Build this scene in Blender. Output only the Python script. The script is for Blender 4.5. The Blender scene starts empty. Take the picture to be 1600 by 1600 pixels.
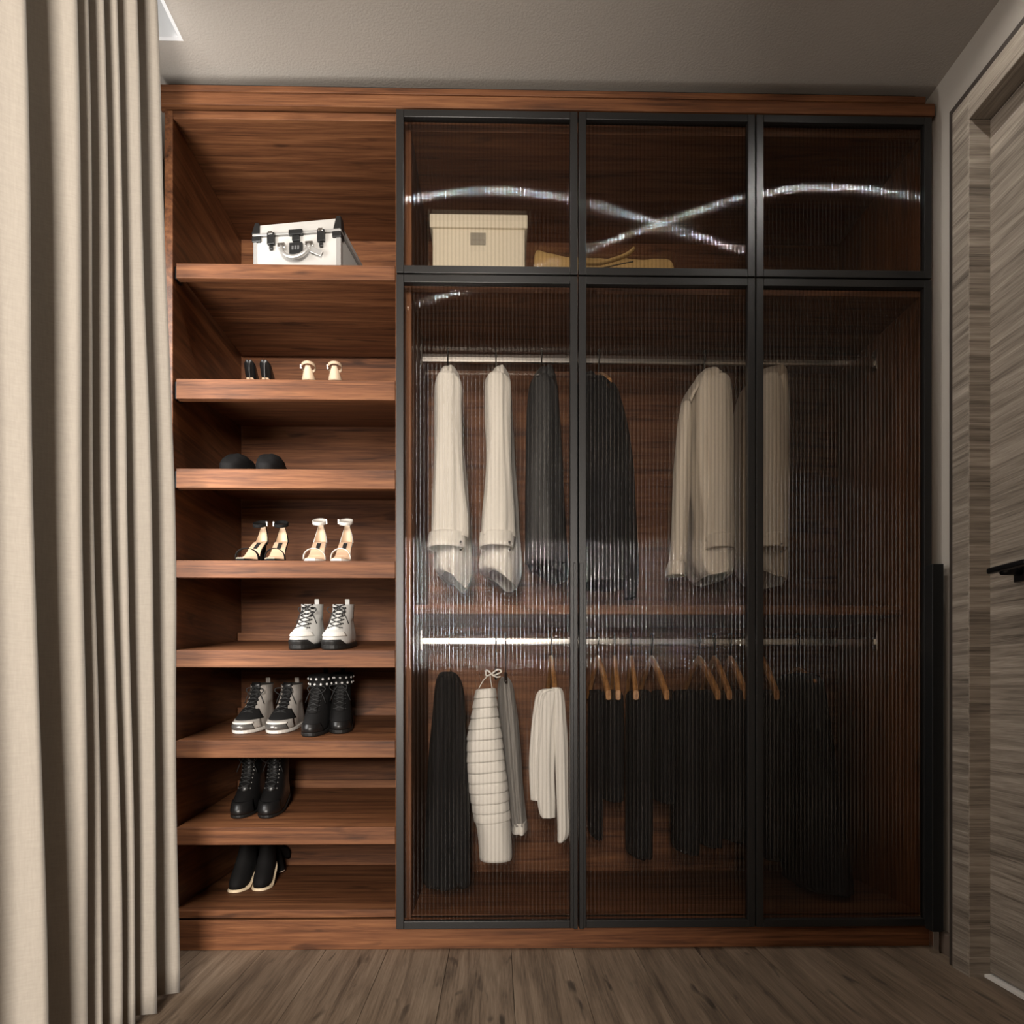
import bpy, bmesh, math, random
from mathutils import Vector, Matrix, noise as mnoise
random.seed(7)
PI = math.pi
scene = bpy.context.scene
col = scene.collection

# ------------------------------------------------------------------ camera
F = 1164.0                      # focal length in pixels of the 1600 frame
HZ = 1085.0                     # row of the horizon
YAW = math.radians(1.13)
CZ = 0.77
cam_d = bpy.data.cameras.new('camera')
cam_d.sensor_width = 36.0
cam_d.lens = 36.0 * F / 1600.0
cam_d.shift_y = (HZ - 800.0) / 1600.0
cam_d.clip_start = 0.02
cam = bpy.data.objects.new('camera', cam_d); col.objects.link(cam)
cam.location = (0, 0, CZ)
cam.rotation_euler = (PI / 2, 0, -YAW)
scene.camera = cam

# ------------------------------------------------------------------ world, daylight, exposure
W = bpy.data.worlds.new('world'); scene.world = W; W.use_nodes = True
W.node_tree.nodes['Background'].inputs[0].default_value = (0.78, 0.86, 1.0, 1)
W.node_tree.nodes['Background'].inputs[1].default_value = 0.5
vs = scene.view_settings
vs.view_transform = 'Standard'; vs.look = 'None'; vs.gamma = 1.0; vs.use_curve_mapping = False
vs.exposure = 0.15
cy = scene.cycles
cy.max_bounces = 5; cy.diffuse_bounces = 3; cy.glossy_bounces = 2; cy.transmission_bounces = 3; cy.transparent_max_bounces = 12
cy.caustics_reflective = False; cy.caustics_refractive = False; cy.sample_clamp_indirect = 4.0

def area(name, loc, rot, sx, sy, power, color):
    l = bpy.data.lights.new(name, 'AREA'); l.shape = 'RECTANGLE'; l.size = sx; l.size_y = sy
    l.energy = power; l.color = color
    o = bpy.data.objects.new(name, l); col.objects.link(o); o.location = loc; o.rotation_euler = rot
    return o
# daylight standing in the rear window (behind the camera) and in the side window (behind the curtain)
area('rear_window_daylight', (-0.10, -2.02, 1.55), (PI / 2, 0, 0), 0.66, 1.10, 235, (1.0, 0.93, 0.85))
area('side_window_daylight', (-1.14, 0.45, 1.55), (0, -PI / 2, 0), 1.3, 1.3, 11, (1.0, 0.95, 0.88))
area('side_window_daylight_behind_curtain', (-1.14, 1.63, 1.55), (0, -PI / 2, 0), 1.3, 0.8, 40, (1.0, 0.97, 0.93))

# ------------------------------------------------------------------ helpers
CT, ST = math.cos(YAW), math.sin(YAW)
def P(u, v, Y):
    """world X, Z of the point that stands at depth Y and shows at pixel (u, v)"""
    x = (u - 800.0) / F
    t = Y / (CT - x * ST)
    return t * (x * CT + ST), CZ + t * (HZ - v) / F
def PX(u, Y): return P(u, HZ, Y)[0]
def PZ(v, Y, u=640): return P(u, v, Y)[1]

def lerp(a, b, t): return a + (b - a) * t
def keyed(keys, t):
    """smooth interpolation of tuples keyed by first entry"""
    if t <= keys[0][0]: return keys[0][1:]
    for a, b in zip(keys, keys[1:]):
        if t <= b[0]:
            s = (t - a[0]) / (b[0] - a[0])
            return tuple(lerp(p, q, s) for p, q in zip(a[1:], b[1:]))
    return keys[-1][1:]
def crom(pts, n):
    """Catmull-Rom through tuples, n samples per span"""
    out = []
    m = len(pts)
    for i in range(m - 1):
        p0 = pts[max(i - 1, 0)]; p1 = pts[i]; p2 = pts[i + 1]; p3 = pts[min(i + 2, m - 1)]
        for k in range(n):
            t = k / n
            out.append(tuple(0.5 * ((2 * b) + (-a + c) * t + (2 * a - 5 * b + 4 * c - d) * t * t + (-a + 3 * b - 3 * c + d) * t ** 3)
                             for a, b, c, d in zip(p0, p1, p2, p3)))
    out.append(tuple(pts[-1]))
    return out

class MB:
    def __init__(s): s.v = []; s.f = []
    def box(s, x0, x1, y0, y1, z0, z1, M=None):
        b = len(s.v)
        for z in (z0, z1):
            for x, y in ((x0, y0), (x1, y0), (x1, y1), (x0, y1)):
                p = Vector((x, y, z)); s.v.append(tuple(M @ p) if M else tuple(p))
        for q in ((3, 2, 1, 0), (4, 5, 6, 7), (0, 1, 5, 4), (1, 2, 6, 5), (2, 3, 7, 6), (3, 0, 4, 7)):
            s.f.append(tuple(b + i for i in q))
        return s
    def loft(s, rings, closed=True, cap0=True, cap1=True, flip=False):
        b = len(s.v); n = len(rings[0])
        for r in rings: s.v.extend(tuple(p) for p in r)
        m = n if closed else n - 1
        for i in range(len(rings) - 1):
            for k in range(m):
                a = b + i * n + k; c = b + i * n + (k + 1) % n
                q = (a, c, c + n, a + n)
                s.f.append(q[::-1] if flip else q)
        if closed and cap0: s.f.append(tuple(b + k for k in range(n))[::-1])
        if closed and cap1: s.f.append(tuple(b + (len(rings) - 1) * n + k for k in range(n)))
        return s
    def tube(s, pts, r, n=8, closed=False, flat=None):
        pts = [Vector(p) for p in pts]; m = len(pts); rings = []
        up = Vector((0, 0, 1)); prevn = None
        for i, p in enumerate(pts):
            if closed: d = pts[(i + 1) % m] - pts[i - 1]
            else: d = pts[min(i + 1, m - 1)] - pts[max(i - 1, 0)]
            d.normalize()
            if prevn is None:
                a = up if abs(d.z) < 0.9 else Vector((1, 0, 0))
                nn = d.cross(a).normalized()
            else:
                nn = prevn - d * prevn.dot(d)
                nn = nn.normalized() if nn.length > 1e-6 else d.cross(up).normalized()
            prevn = nn; bb = d.cross(nn)
            rr = r[i] if isinstance(r, (list, tuple)) else r
            fl = 1.0 if flat is None else flat
            rings.append([p + nn * (rr * math.cos(2 * PI * k / n)) + bb * (rr * fl * math.sin(2 * PI * k / n)) for k in range(n)])
        if closed: rings.append(rings[0]); return s.loft(rings, True, False, False)
        return s.loft(rings)
    def sphere(s, c, r, n=8, m=6, sc=(1, 1, 1)):
        rings = []
        for i in range(m + 1):
            th = PI * (i + 0.02) / (m + 0.04)
            rings.append([(c[0] + sc[0] * r * math.sin(th) * math.cos(2 * PI * k / n), c[1] + sc[1] * r * math.sin(th) * math.sin(2 * PI * k / n), c[2] - sc[2] * r * math.cos(th)) for k in range(n)])
        return s.loft(rings)
    def build(s, name, mat, parent=None, smooth=False, bevel=0, solid=0, origin=None, subd=0, recalc=True):
        me = bpy.data.meshes.new(name)
        o = bpy.data.objects.new(name, me)
        v = s.v
        if origin is not None:
            v = [(a - origin[0], b - origin[1], c - origin[2]) for a, b, c in v]
            o.location = origin
        me.from_pydata(v, [], s.f)
        if recalc:
          bm = bmesh.new(); bm.from_mesh(me); bmesh.ops.recalc_face_normals(bm, faces=bm.faces); bm.to_mesh(me); bm.free()
        me.materials.append(mat)
        if smooth: me.polygons.foreach_set('use_smooth', [True] * len(me.polygons))
        me.update()
        col.objects.link(o)
        if parent is not None: o.parent = parent
        if solid:
            m = o.modifiers.new('thickness', 'SOLIDIFY'); m.thickness = solid; m.offset = 0
        if bevel:
            m = o.modifiers.new('edges', 'BEVEL'); m.width = bevel; m.segments = 2; m.limit_method = 'ANGLE'
        if subd:
            m = o.modifiers.new('smooth', 'SUBSURF'); m.levels = subd; m.render_levels = subd
        return o

def thing(name, label, cat, loc=(0, 0, 0), rotz=0, group=None, kind=None, rotx=0):
    o = bpy.data.objects.new(name, None); col.objects.link(o)
    o.location = loc; o.rotation_euler = (rotx, 0, rotz); o.empty_display_size = 0.05
    if kind: o['kind'] = kind
    if label: o['label'] = label
    if cat: o['category'] = cat
    if group: o['group'] = group
    return o
def tag(o, label=None, cat=None, group=None, kind=None):
    if label: o['label'] = label
    if cat: o['category'] = cat
    if group: o['group'] = group
    if kind: o['kind'] = kind
    return o
def boxpart(name, mat, parent, x0, x1, y0, y1, z0, z1, bevel=0.0015):
    return MB().box(x0, x1, y0, y1, z0, z1).build(name, mat, parent, bevel=bevel)

# ------------------------------------------------------------------ materials
def mat_new(name):
    m = bpy.data.materials.new(name); m.use_nodes = True
    nt = m.node_tree; b = nt.nodes['Principled BSDF']
    return m, nt, b
def plain(name, c, rough=0.5, metal=0.0, spec=0.5, noise_scale=0, noise_amt=0.0, bump=0.0, bscale=200, sheen=0, coat=0):
    m, nt, b = mat_new(name)
    b.inputs['Base Color'].default_value = (*c, 1); b.inputs['Roughness'].default_value = rough
    b.inputs['Metallic'].default_value = metal; b.inputs['Specular IOR Level'].default_value = spec
    if sheen: b.inputs['Sheen Weight'].default_value = sheen
    if coat: b.inputs['Coat Weight'].default_value = coat
    N = nt.nodes.new; L = nt.links.new
    if noise_amt or bump:
        tc = N('ShaderNodeTexCoord')
    if noise_amt:
        n = N('ShaderNodeTexNoise'); n.inputs['Scale'].default_value = noise_scale; n.inputs['Detail'].default_value = 4
        L(tc.outputs['Object'], n.inputs['Vector'])
        mx = N('ShaderNodeMix'); mx.data_type = 'RGBA'
        mx.inputs['A'].default_value = tuple(x * (1 - noise_amt) for x in c) + (1,)
        mx.inputs['B'].default_value = tuple(min(1, x * (1 + noise_amt)) for x in c) + (1,)
        L(n.outputs['Fac'], mx.inputs['Factor']); L(mx.outputs['Result'], b.inputs['Base Color'])
    if bump:
        n2 = N('ShaderNodeTexNoise'); n2.inputs['Scale'].default_value = bscale; n2.inputs['Detail'].default_value = 3
        L(tc.outputs['Object'], n2.inputs['Vector'])
        bp = N('ShaderNodeBump'); bp.inputs['Strength'].default_value = bump; bp.inputs['Distance'].default_value = 0.002
        L(n2.outputs['Fac'], bp.inputs['Height']); L(bp.outputs['Normal'], b.inputs['Normal'])
    return m

def wood(name, axis, cols, rough=0.60, across=24.0, along=1.3, fine=140.0, knots=0.6, bump=0.25, tone=0.25, spec=0.5, ramp_lo=0.34, ramp_hi=0.72):
    """grain runs along the object axis 0/1/2; cols = dark, mid, light"""
    m, nt, b = mat_new(name); N = nt.nodes.new; L = nt.links.new
    tc = N('ShaderNodeTexCoord'); oi = N('ShaderNodeObjectInfo')
    mul = N('ShaderNodeMath'); mul.operation = 'MULTIPLY'; mul.inputs[1].default_value = 61.7
    L(oi.outputs['Random'], mul.inputs[0])
    cx = N('ShaderNodeCombineXYZ')
    for i in range(3): L(mul.outputs[0], cx.inputs[i])
    add = N('ShaderNodeVectorMath'); add.operation = 'ADD'
    L(tc.outputs['Object'], add.inputs[0]); L(cx.outputs[0], add.inputs[1])
    def mapped(al, ac):
        mp = N('ShaderNodeMapping'); s = [ac, ac, ac]; s[axis] = al
        mp.inputs['Scale'].default_value = s; L(add.outputs[0], mp.inputs['Vector']); return mp.outputs[0]
    n1 = N('ShaderNodeTexNoise'); n1.inputs['Scale'].default_value = 1.0; n1.inputs['Detail'].default_value = 5
    n1.inputs['Roughness'].default_value = 0.6; n1.inputs['Distortion'].default_value = 0.9
    L(mapped(along, across), n1.inputs['Vector'])
    n2 = N('ShaderNodeTexNoise'); n2.inputs['Scale'].default_value = 1.0; n2.inputs['Detail'].default_value = 3
    n2.inputs['Roughness'].default_value = 0.7
    L(mapped(along * 4, fine), n2.inputs['Vector'])
    mixf = N('ShaderNodeMath'); mixf.operation = 'MULTIPLY_ADD'; mixf.inputs[1].default_value = 0.62
    L(n1.outputs['Fac'], mixf.inputs[0])
    sc2 = N('ShaderNodeMath'); sc2.operation = 'MULTIPLY'; sc2.inputs[1].default_value = 0.38
    L(n2.outputs['Fac'], sc2.inputs[0]); L(sc2.outputs[0], mixf.inputs[2])
    ramp = N('ShaderNodeValToRGB'); e = ramp.color_ramp.elements
    e[0].position = ramp_lo; e[0].color = (*cols[0], 1); e[1].position = ramp_hi; e[1].color = (*cols[2], 1)
    k = ramp.color_ramp.elements.new(0.5); k.color = (*cols[1], 1)
    L(mixf.outputs[0], ramp.inputs['Fac'])
    # knots and short dark cracks
    vo = N('ShaderNodeTexNoise'); vo.inputs['Scale'].default_value = 1.0; vo.inputs['Detail'].default_value = 2; vo.inputs['Distortion'].default_value = 0.4
    L(mapped(5.0, 26.0), vo.inputs['Vector'])
    kr = N('ShaderNodeMapRange'); kr.inputs['From Min'].default_value = 0.63; kr.inputs['From Max'].default_value = 0.74
    kr.inputs['To Min'].default_value = 0.0; kr.inputs['To Max'].default_value = knots
    L(vo.outputs['Fac'], kr.inputs['Value'])
    mk = N('ShaderNodeMix'); mk.data_type = 'RGBA'; mk.inputs['B'].default_value = tuple(c * 0.28 for c in cols[0]) + (1,)
    L(kr.outputs['Result'], mk.inputs['Factor']); L(ramp.outputs['Color'], mk.inputs['A'])
    # tone from piece to piece
    hv = N('ShaderNodeHueSaturation')
    tr = N('ShaderNodeMapRange'); tr.inputs['To Min'].default_value = 1 - tone; tr.inputs['To Max'].default_value = 1 + tone
    L(oi.outputs['Random'], tr.inputs['Value']); L(tr.outputs['Result'], hv.inputs['Value'])
    L(mk.outputs['Result'], hv.inputs['Color']); L(hv.outputs['Color'], b.inputs['Base Color'])
    b.inputs['Roughness'].default_value = rough; b.inputs['Specular IOR Level'].default_value = spec
    bp = N('ShaderNodeBump'); bp.inputs['Strength'].default_value = bump; bp.inputs['Distance'].default_value = 0.0015
    L(n2.outputs['Fac'], bp.inputs['Height']); L(bp.outputs['Normal'], b.inputs['Normal'])
    return m

WC = ((0.040, 0.0140, 0.0058), (0.142, 0.053, 0.0205), (0.285, 0.122, 0.050))
M_wx = wood('walnut_grain_sideways', 0, WC, tone=0.10, spec=0.3)
M_wy = wood('walnut_grain_deep', 1, WC, tone=0.06, rough=0.42)
M_wz = wood('walnut_grain_upright', 2, WC, tone=0.08, spec=0.3)
FC = ((0.052, 0.035, 0.023), (0.155, 0.110, 0.075), (0.29, 0.218, 0.155))
M_floor = wood('smoked_oak_plank', 1, FC, rough=0.58, across=20, along=1.4, fine=230, knots=0.8, bump=0.45, tone=0.10)
DC = ((0.10, 0.082, 0.066), (0.29, 0.245, 0.20), (0.56, 0.49, 0.415))
M_doorY = wood('grey_veneer_sideways', 1, DC, rough=0.42, across=42, along=1.6, fine=260, knots=0.0, bump=0.35, tone=0.03)
M_doorX = wood('grey_veneer_reveal', 0, DC, rough=0.45, across=42, along=1.6, fine=260, knots=0.0, bump=0.35, tone=0.03)
HC = ((0.22, 0.095, 0.030), (0.42, 0.20, 0.07), (0.58, 0.31, 0.12))
M_hang = wood('honey_hanger_wood', 1, HC, rough=0.4, across=60, along=6, fine=300, knots=0, tone=0.08)
M_ceil = plain('beige_plaster_ceiling', (0.40, 0.362, 0.32), 0.9, noise_scale=3, noise_amt=0.06, bump=0.5, bscale=160)
M_wall = plain('warm_grey_wall_paint', (0.50, 0.455, 0.40), 0.85, noise_scale=4, noise_amt=0.04, bump=0.15, bscale=220)
M_walld = plain('darkened_unseen_wall_paint', (0.26, 0.225, 0.19), 0.85, noise_scale=4, noise_amt=0.04, bump=0.15, bscale=220)  # walls out of view, darkened to cut their bounced light
M_white = plain('white_plaster', (0.86, 0.87, 0.88), 0.8)
M_frame = plain('black_anodised_frame', (0.019, 0.018, 0.0175), 0.36, 0.3, 0.5, bump=0.12, bscale=300)
M_black = plain('black_lacquer', (0.010, 0.010, 0.010), 0.4)
M_blackmetal = plain('black_metal', (0.012, 0.012, 0.013), 0.3, 0.5)
M_chrome = plain('brushed_chrome', (0.72, 0.70, 0.67), 0.24, 1.0)
M_wire = plain('dark_hook_wire', (0.03, 0.028, 0.026), 0.35, 0.8)
M_silver = plain('aluminium_trim', (0.60, 0.59, 0.57), 0.35, 0.7)
M_casew = plain('white_case_shell', (0.47, 0.455, 0.43), 0.5, noise_scale=60, noise_amt=0.02)
M_linenbox = plain('cream_linen_box', (0.78, 0.71, 0.57), 0.8, noise_scale=150, noise_amt=0.05, bump=0.3, bscale=700)
M_tagplate = plain('grey_label_plate', (0.23, 0.21, 0.17), 0.5, 0.3)
M_bag = plain('mustard_canvas', (0.46, 0.30, 0.115), 0.85, noise_scale=30, noise_amt=0.2, bump=0.4, bscale=500)
M_door_gap_light = plain('painted_door_gap_light', (0.86, 0.84, 0.80), 0.35)  # white that stands in for light under the door

def fabric(name, c, scale=420, amt=0.12, rough=0.9, big=0.10, bump=0.3, sheen=0.2):
    m, nt, b = mat_new(name); N = nt.nodes.new; L = nt.links.new
    tc = N('ShaderNodeTexCoord')
    mp = N('ShaderNodeMapping'); mp.inputs['Scale'].default_value = (scale, scale, scale * 0.12); L(tc.outputs['Object'], mp.inputs['Vector'])
    n = N('ShaderNodeTexNoise'); n.inputs['Scale'].default_value = 1; n.inputs['Detail'].default_value = 2; L(mp.outputs[0], n.inputs['Vector'])
    mp3 = N('ShaderNodeMapping'); mp3.inputs['Scale'].default_value = (scale * .12, scale * .12, scale); L(tc.outputs['Object'], mp3.inputs['Vector'])
    n3 = N('ShaderNodeTexNoise'); n3.inputs['Scale'].default_value = 1; n3.inputs['Detail'].default_value = 2; L(mp3.outputs[0], n3.inputs['Vector'])
    av = N('ShaderNodeMath'); av.operation = 'ADD'; L(n.outputs['Fac'], av.inputs[0]); L(n3.outputs['Fac'], av.inputs[1])
    hf = N('ShaderNodeMath'); hf.operation = 'MULTIPLY'; hf.inputs[1].default_value = 0.5; L(av.outputs[0], hf.inputs[0])
    mx = N('ShaderNodeMix'); mx.data_type = 'RGBA'
    mx.inputs['A'].default_value = tuple(x * (1 - amt) for x in c) + (1,)
    mx.inputs['B'].default_value = tuple(min(1, x * (1 + amt)) for x in c) + (1,)
    L(hf.outputs[0], mx.inputs['Factor']); L(mx.outputs['Result'], b.inputs['Base Color'])
    b.inputs['Roughness'].default_value = rough; b.inputs['Sheen Weight'].default_value = sheen
    b.inputs['Specular IOR Level'].default_value = 0.2
    bp = N('ShaderNodeBump'); bp.inputs['Strength'].default_value = bump; bp.inputs['Distance'].default_value = 0.001
    L(hf.outputs[0], bp.inputs['Height']); L(bp.outputs['Normal'], b.inputs['Normal'])
    return m
M_curtain = fabric('oatmeal_linen_curtain', (0.365, 0.327, 0.28), 330, 0.2)
M_cream = fabric('cream_cotton', (0.88, 0.85, 0.79), 500, 0.05)
M_beige = fabric('pale_beige_cotton', (0.78, 0.71, 0.61), 500, 0.06)
M_whitec = fabric('white_cotton', (0.90, 0.885, 0.85), 500, 0.05)
M_blackc = fabric('black_cloth', (0.009, 0.009, 0.010), 400, 0.2, sheen=0.0)
M_charc = fabric('charcoal_satin', (0.030, 0.031, 0.033), 300, 0.2, rough=0.45, sheen=0)
M_sheer = fabric('grey_sheer_cloth', (0.30, 0.29, 0.28), 300, 0.15)

def glass_mat():
    m, nt, b = mat_new('smoked_reeded_glass'); nt.nodes.remove(b)
    N = nt.nodes.new; L = nt.links.new; out = nt.nodes['Material Output']
    lw = N('ShaderNodeLayerWeight'); lw.inputs['Blend'].default_value = 0.5
    mr = N('ShaderNodeMapRange'); mr.inputs['From Min'].default_value = 0.02; mr.inputs['From Max'].default_value = 0.42
    L(lw.outputs['Facing'], mr.inputs['Value'])
    mc = N('ShaderNodeMix'); mc.data_type = 'RGBA'      # longer way through the glass at the flank of a rib
    mc.inputs['A'].default_value = (0.975, 0.965, 0.95, 1); mc.inputs['B'].default_value = (0.68, 0.65, 0.62, 1)
    L(mr.outputs['Result'], mc.inputs['Factor'])
    tr = N('ShaderNodeBsdfTransparent'); L(mc.outputs['Result'], tr.inputs['Color'])
    rf = N('ShaderNodeBsdfRefraction'); L(mc.outputs['Result'], rf.inputs['Color'])
    rf.inputs['IOR'].default_value = 1.25; rf.inputs['Roughness'].default_value = 0.02
    gl = N('ShaderNodeBsdfGlossy'); gl.distribution = 'BECKMANN'; gl.inputs['Roughness'].default_value = 0.065; gl.inputs['Color'].default_value = (1, 1, 1, 1)
    fr = N('ShaderNodeFresnel'); fr.inputs['IOR'].default_value = 1.5
    fm = N('ShaderNodeMath'); fm.operation = 'MULTIPLY'; fm.inputs[1].default_value = 0.75; L(fr.outputs[0], fm.inputs[0])
    ge = N('ShaderNodeNewGeometry'); iv = N('ShaderNodeMath'); iv.operation = 'SUBTRACT'; iv.inputs[0].default_value = 1.0; L(ge.outputs['Backfacing'], iv.inputs[1])
    f2 = N('ShaderNodeMath'); f2.operation = 'MULTIPLY'; L(fm.outputs[0], f2.inputs[0]); L(iv.outputs[0], f2.inputs[1]); fm = f2
    a = N('ShaderNodeMixShader'); a.inputs[0].default_value = 0.06
    L(tr.outputs[0], a.inputs[1]); L(rf.outputs[0], a.inputs[2])
    c = N('ShaderNodeMixShader'); L(fm.outputs[0], c.inputs[0]); L(a.outputs[0], c.inputs[1]); L(gl.outputs[0], c.inputs[2])
    L(c.outputs[0], out.inputs['Surface'])
    return m
M_glass = glass_mat()

# shoes
S_black = plain('black_leather', (0.009, 0.0085, 0.0085), 0.34, spec=0.45, bump=0.15, bscale=500)
S_suede = plain('black_suede', (0.008, 0.0075, 0.0075), 0.8, spec=0.2)
S_sole = plain('black_rubber', (0.011, 0.0105, 0.010), 0.5, spec=0.35)
S_white = plain('white_canvas', (0.53, 0.52, 0.495), 0.75, bump=0.2, bscale=600)
S_whiter = plain('white_rubber', (0.66, 0.63, 0.58), 0.5)
S_silver = plain('silver_leather', (0.62, 0.57, 0.52), 0.32, 0.45, bump=0.3, bscale=120)
S_pewter = plain('pewter_toe', (0.20, 0.19, 0.18), 0.25, 0.6)
S_nude = plain('nude_leather', (0.60, 0.45, 0.31), 0.5)
S_insole = plain('tan_insole', (0.70, 0.47, 0.31), 0.55)
S_cream = plain('cream_sole', (0.82, 0.66, 0.45), 0.5)
S_lace = plain('black_lace', (0.012, 0.012, 0.012), 0.7)
S_pearl = plain('pearl_stud', (0.85, 0.84, 0.82), 0.25, 0.3)
S_lining = plain('dark_lining', (0.03, 0.026, 0.022), 0.9)
S_stocking = plain('pale_lining', (0.62, 0.47, 0.38), 0.8)

# ------------------------------------------------------------------ the room
YF = 2.26      # front of the open shelving
YG = 2.302     # front of the carcass behind the glass doors
YB = 2.86      # face of the back panel
XL, XR = -1.16, 1.345
ZC = 2.63
YN = -2.1

floor = boxpart('floor', plain('screed', (0.12, 0.10, 0.08), 0.9), None, XL - .15, XR + .9, YN - .15, 3.05, -0.09, -0.014, 0)
tag(floor, 'grey brown oak plank floor in front of the wardrobe', None, kind='structure')
pw = 0.186
x = XL - 0.10; row = 0
while x < XR + 0.16:
    y = YN - random.random() * 0.5
    while y < 2.36:
        ln = random.choice((1.6, 1.9, 2.1)) if y < -0.6 else 4.0
        y0 = max(y, YN); y1 = min(y + ln, 2.36)
        if y1 - y0 > 0.12:
            boxpart('plank', M_floor, floor, x + .0006, x + pw - .0006, y0 + .0006, y1 - .0006, -0.014, 0.0, 0.0006)
        y += ln
    x += pw; row += 1

wf = tag(boxpart('wall_far', M_wall, None, XL - .15, XR + .15, 2.90, 3.05, 0, ZC + .3, 0), 'plain wall behind the built-in wardrobe', kind='structure')
# left wall with a window opening hidden behind the curtain
wl = MB()
SW = (-0.25, 2.07, 0.85, 2.25)
wl.box(XL - .15, XL, YN, SW[0], 0, ZC + .3); wl.box(XL - .15, XL, SW[1], 2.9, 0, ZC + .3)
wl.box(XL - .15, XL, SW[0], SW[1], 0, SW[2]); wl.box(XL - .15, XL, SW[0], SW[1], SW[3], ZC + .3)
tag(wl.build('wall_left', M_walld), 'warm grey wall behind the curtain', kind='structure')
w1 = MB(); t = .05
w1.box(XL - .12, XL - .06, SW[0], SW[1], SW[2], SW[2] + t); w1.box(XL - .12, XL - .06, SW[0], SW[1], SW[3] - t, SW[3])
w1.box(XL - .12, XL - .06, SW[0], SW[0] + t, SW[2] + t, SW[3] - t); w1.box(XL - .12, XL - .06, SW[1] - t, SW[1], SW[2] + t, SW[3] - t)
tag(w1.build('window_1', M_white), 'white framed side window behind the curtain', kind='structure')
# wall at the photographer's back with a tall window, and an unseen partition added to shade the right half
wn = MB(); RW = (-0.45, 0.25, 0.98, 2.12)
wn.box(XL - .15, RW[0], YN - .15, YN, 0, ZC); wn.box(RW[1], XR + .15, YN - .15, YN, 0, ZC)
wn.box(RW[0], RW[1], YN - .15, YN, 0, RW[2]); wn.box(RW[0], RW[1], YN - .15, YN, RW[3], ZC)
tag(wn.build('wall_near', M_walld), 'wall facing the wardrobe with a tall window', kind='structure')
w2 = MB()
w2.box(RW[0], RW[1], YN - .12, YN - .06, RW[2], RW[2] + t); w2.box(RW[0], RW[1], YN - .12, YN - .06, RW[3] - t, RW[3])
w2.box(RW[0], RW[0] + t, YN - .12, YN - .06, RW[2] + t, RW[3] - t); w2.box(RW[1] - t, RW[1], YN - .12, YN - .06, RW[2] + t, RW[3] - t)
tag(w2.build('window_2', M_white), 'tall white framed window facing the wardrobe', kind='structure')
tag(boxpart('added_shade_partition', M_walld, None, 0.0, XR, -0.72, -0.60, 0, ZC, 0), 'unseen partition added to shade the right side', kind='structure')

# right wall with the doorway
DY0, DY1, DZ = 1.10, 2.005, 2.335
wr = MB()
wr.box(XR, XR + .15, YN, DY0 - .06, 0, ZC); wr.box(XR, XR + .15, DY1 + .06, 2.9, 0, ZC); wr.box(XR, XR + .15, DY0 - .06, DY1 + .06, DZ + .06, ZC)
tag(wr.build('wall_right', M_wall), 'beige wall around the grey wooden door', kind='structure')

door = thing('door_1', 'grey brown veneered door in a deep wooden frame', None, (XR, DY1, 0), kind='structure')
XD = 1.345
def dpart(name, mat, x0, x1, y0, y1, z0, z1, bevel=.002, parent=None):
    mb = MB().box(x0 - XR, x1 - XR, y0 - DY1, y1 - DY1, z0, z1)
    return mb.build(name, mat, parent or door, bevel=bevel)
M_edge = plain('dark_casing_edge', (0.045, 0.036, 0.030), 0.5)
XA = 1.283      # room-side face of the casing
dpart('casing', M_doorY, XA, XR, DY1, DY1 + .072, 0, DZ + .072)
dpart('casing', M_doorY, XA, XR, DY0 - .072, DY0, 0, DZ + .072)
dpart('casing', M_doorY, XA, XR, DY0, DY1, DZ, DZ + .072)
dpart('casing_edge', M_edge, XA + .006, XR, DY1 + .0725, DY1 + .096, 0.0, DZ + .096)
dpart('casing_edge', M_edge, XA + .006, XR, DY0 - .072, DY1 + .0725, DZ + .0725, DZ + .096)
dpart('jamb', M_doorX, XA + .001, XR + .10, DY1 - .004, DY1 - .0005, 0, DZ - .001, .0005)
dpart('jamb', M_doorX, XR, XR + .10, DY0 - .03, DY0 - .001, 0, DZ + .03)
dpart('head_jamb', M_doorY, XA + .004, XR + .10, DY0, DY1, DZ + .001, DZ + .03)
leaf = dpart('leaf', M_doorY, XA + .058, XA + .10, DY0 + .003, DY1 - .002, 0.012, DZ - .003)
dpart('door_gap_light_strip', M_door_gap_light, XA + .042, XA + .12, DY0 + .001, DY1 - .001, 0.0005, 0.009, .001)  # pale strip painted in place of the light gap beneath the leaf
# lever handle with square rose
hy = 1.87; hz = PZ(893, 1.88, 1570); hx = XA + .058
dpart('rose', M_blackmetal, hx - .010, hx + .001, hy - .026, hy + .026, hz - .026, hz + .026)
lv = MB().tube([(hx - .006 - XR, hy - DY1, hz), (hx - .058 - XR, hy - DY1, hz)], .011, 12)
lv.build('handle_neck', M_blackmetal, door, smooth=True)
lv = MB().box(hx - .070 - XR, hx - .052 - XR, hy - .100 - DY1, hy + .045 - DY1, hz - .002, hz + .014)
lv.build('lever', M_blackmetal, door, bevel=.005)

bbm = plain('brown_baseboard', (0.16, 0.12, 0.095), 0.5)
tag(boxpart('baseboard_right', bbm, None, XR - .022, XR, DY1 + .098, 2.30, 0.0, 0.062, .002), 'low brown baseboard beside the door casing', kind='structure')

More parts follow.
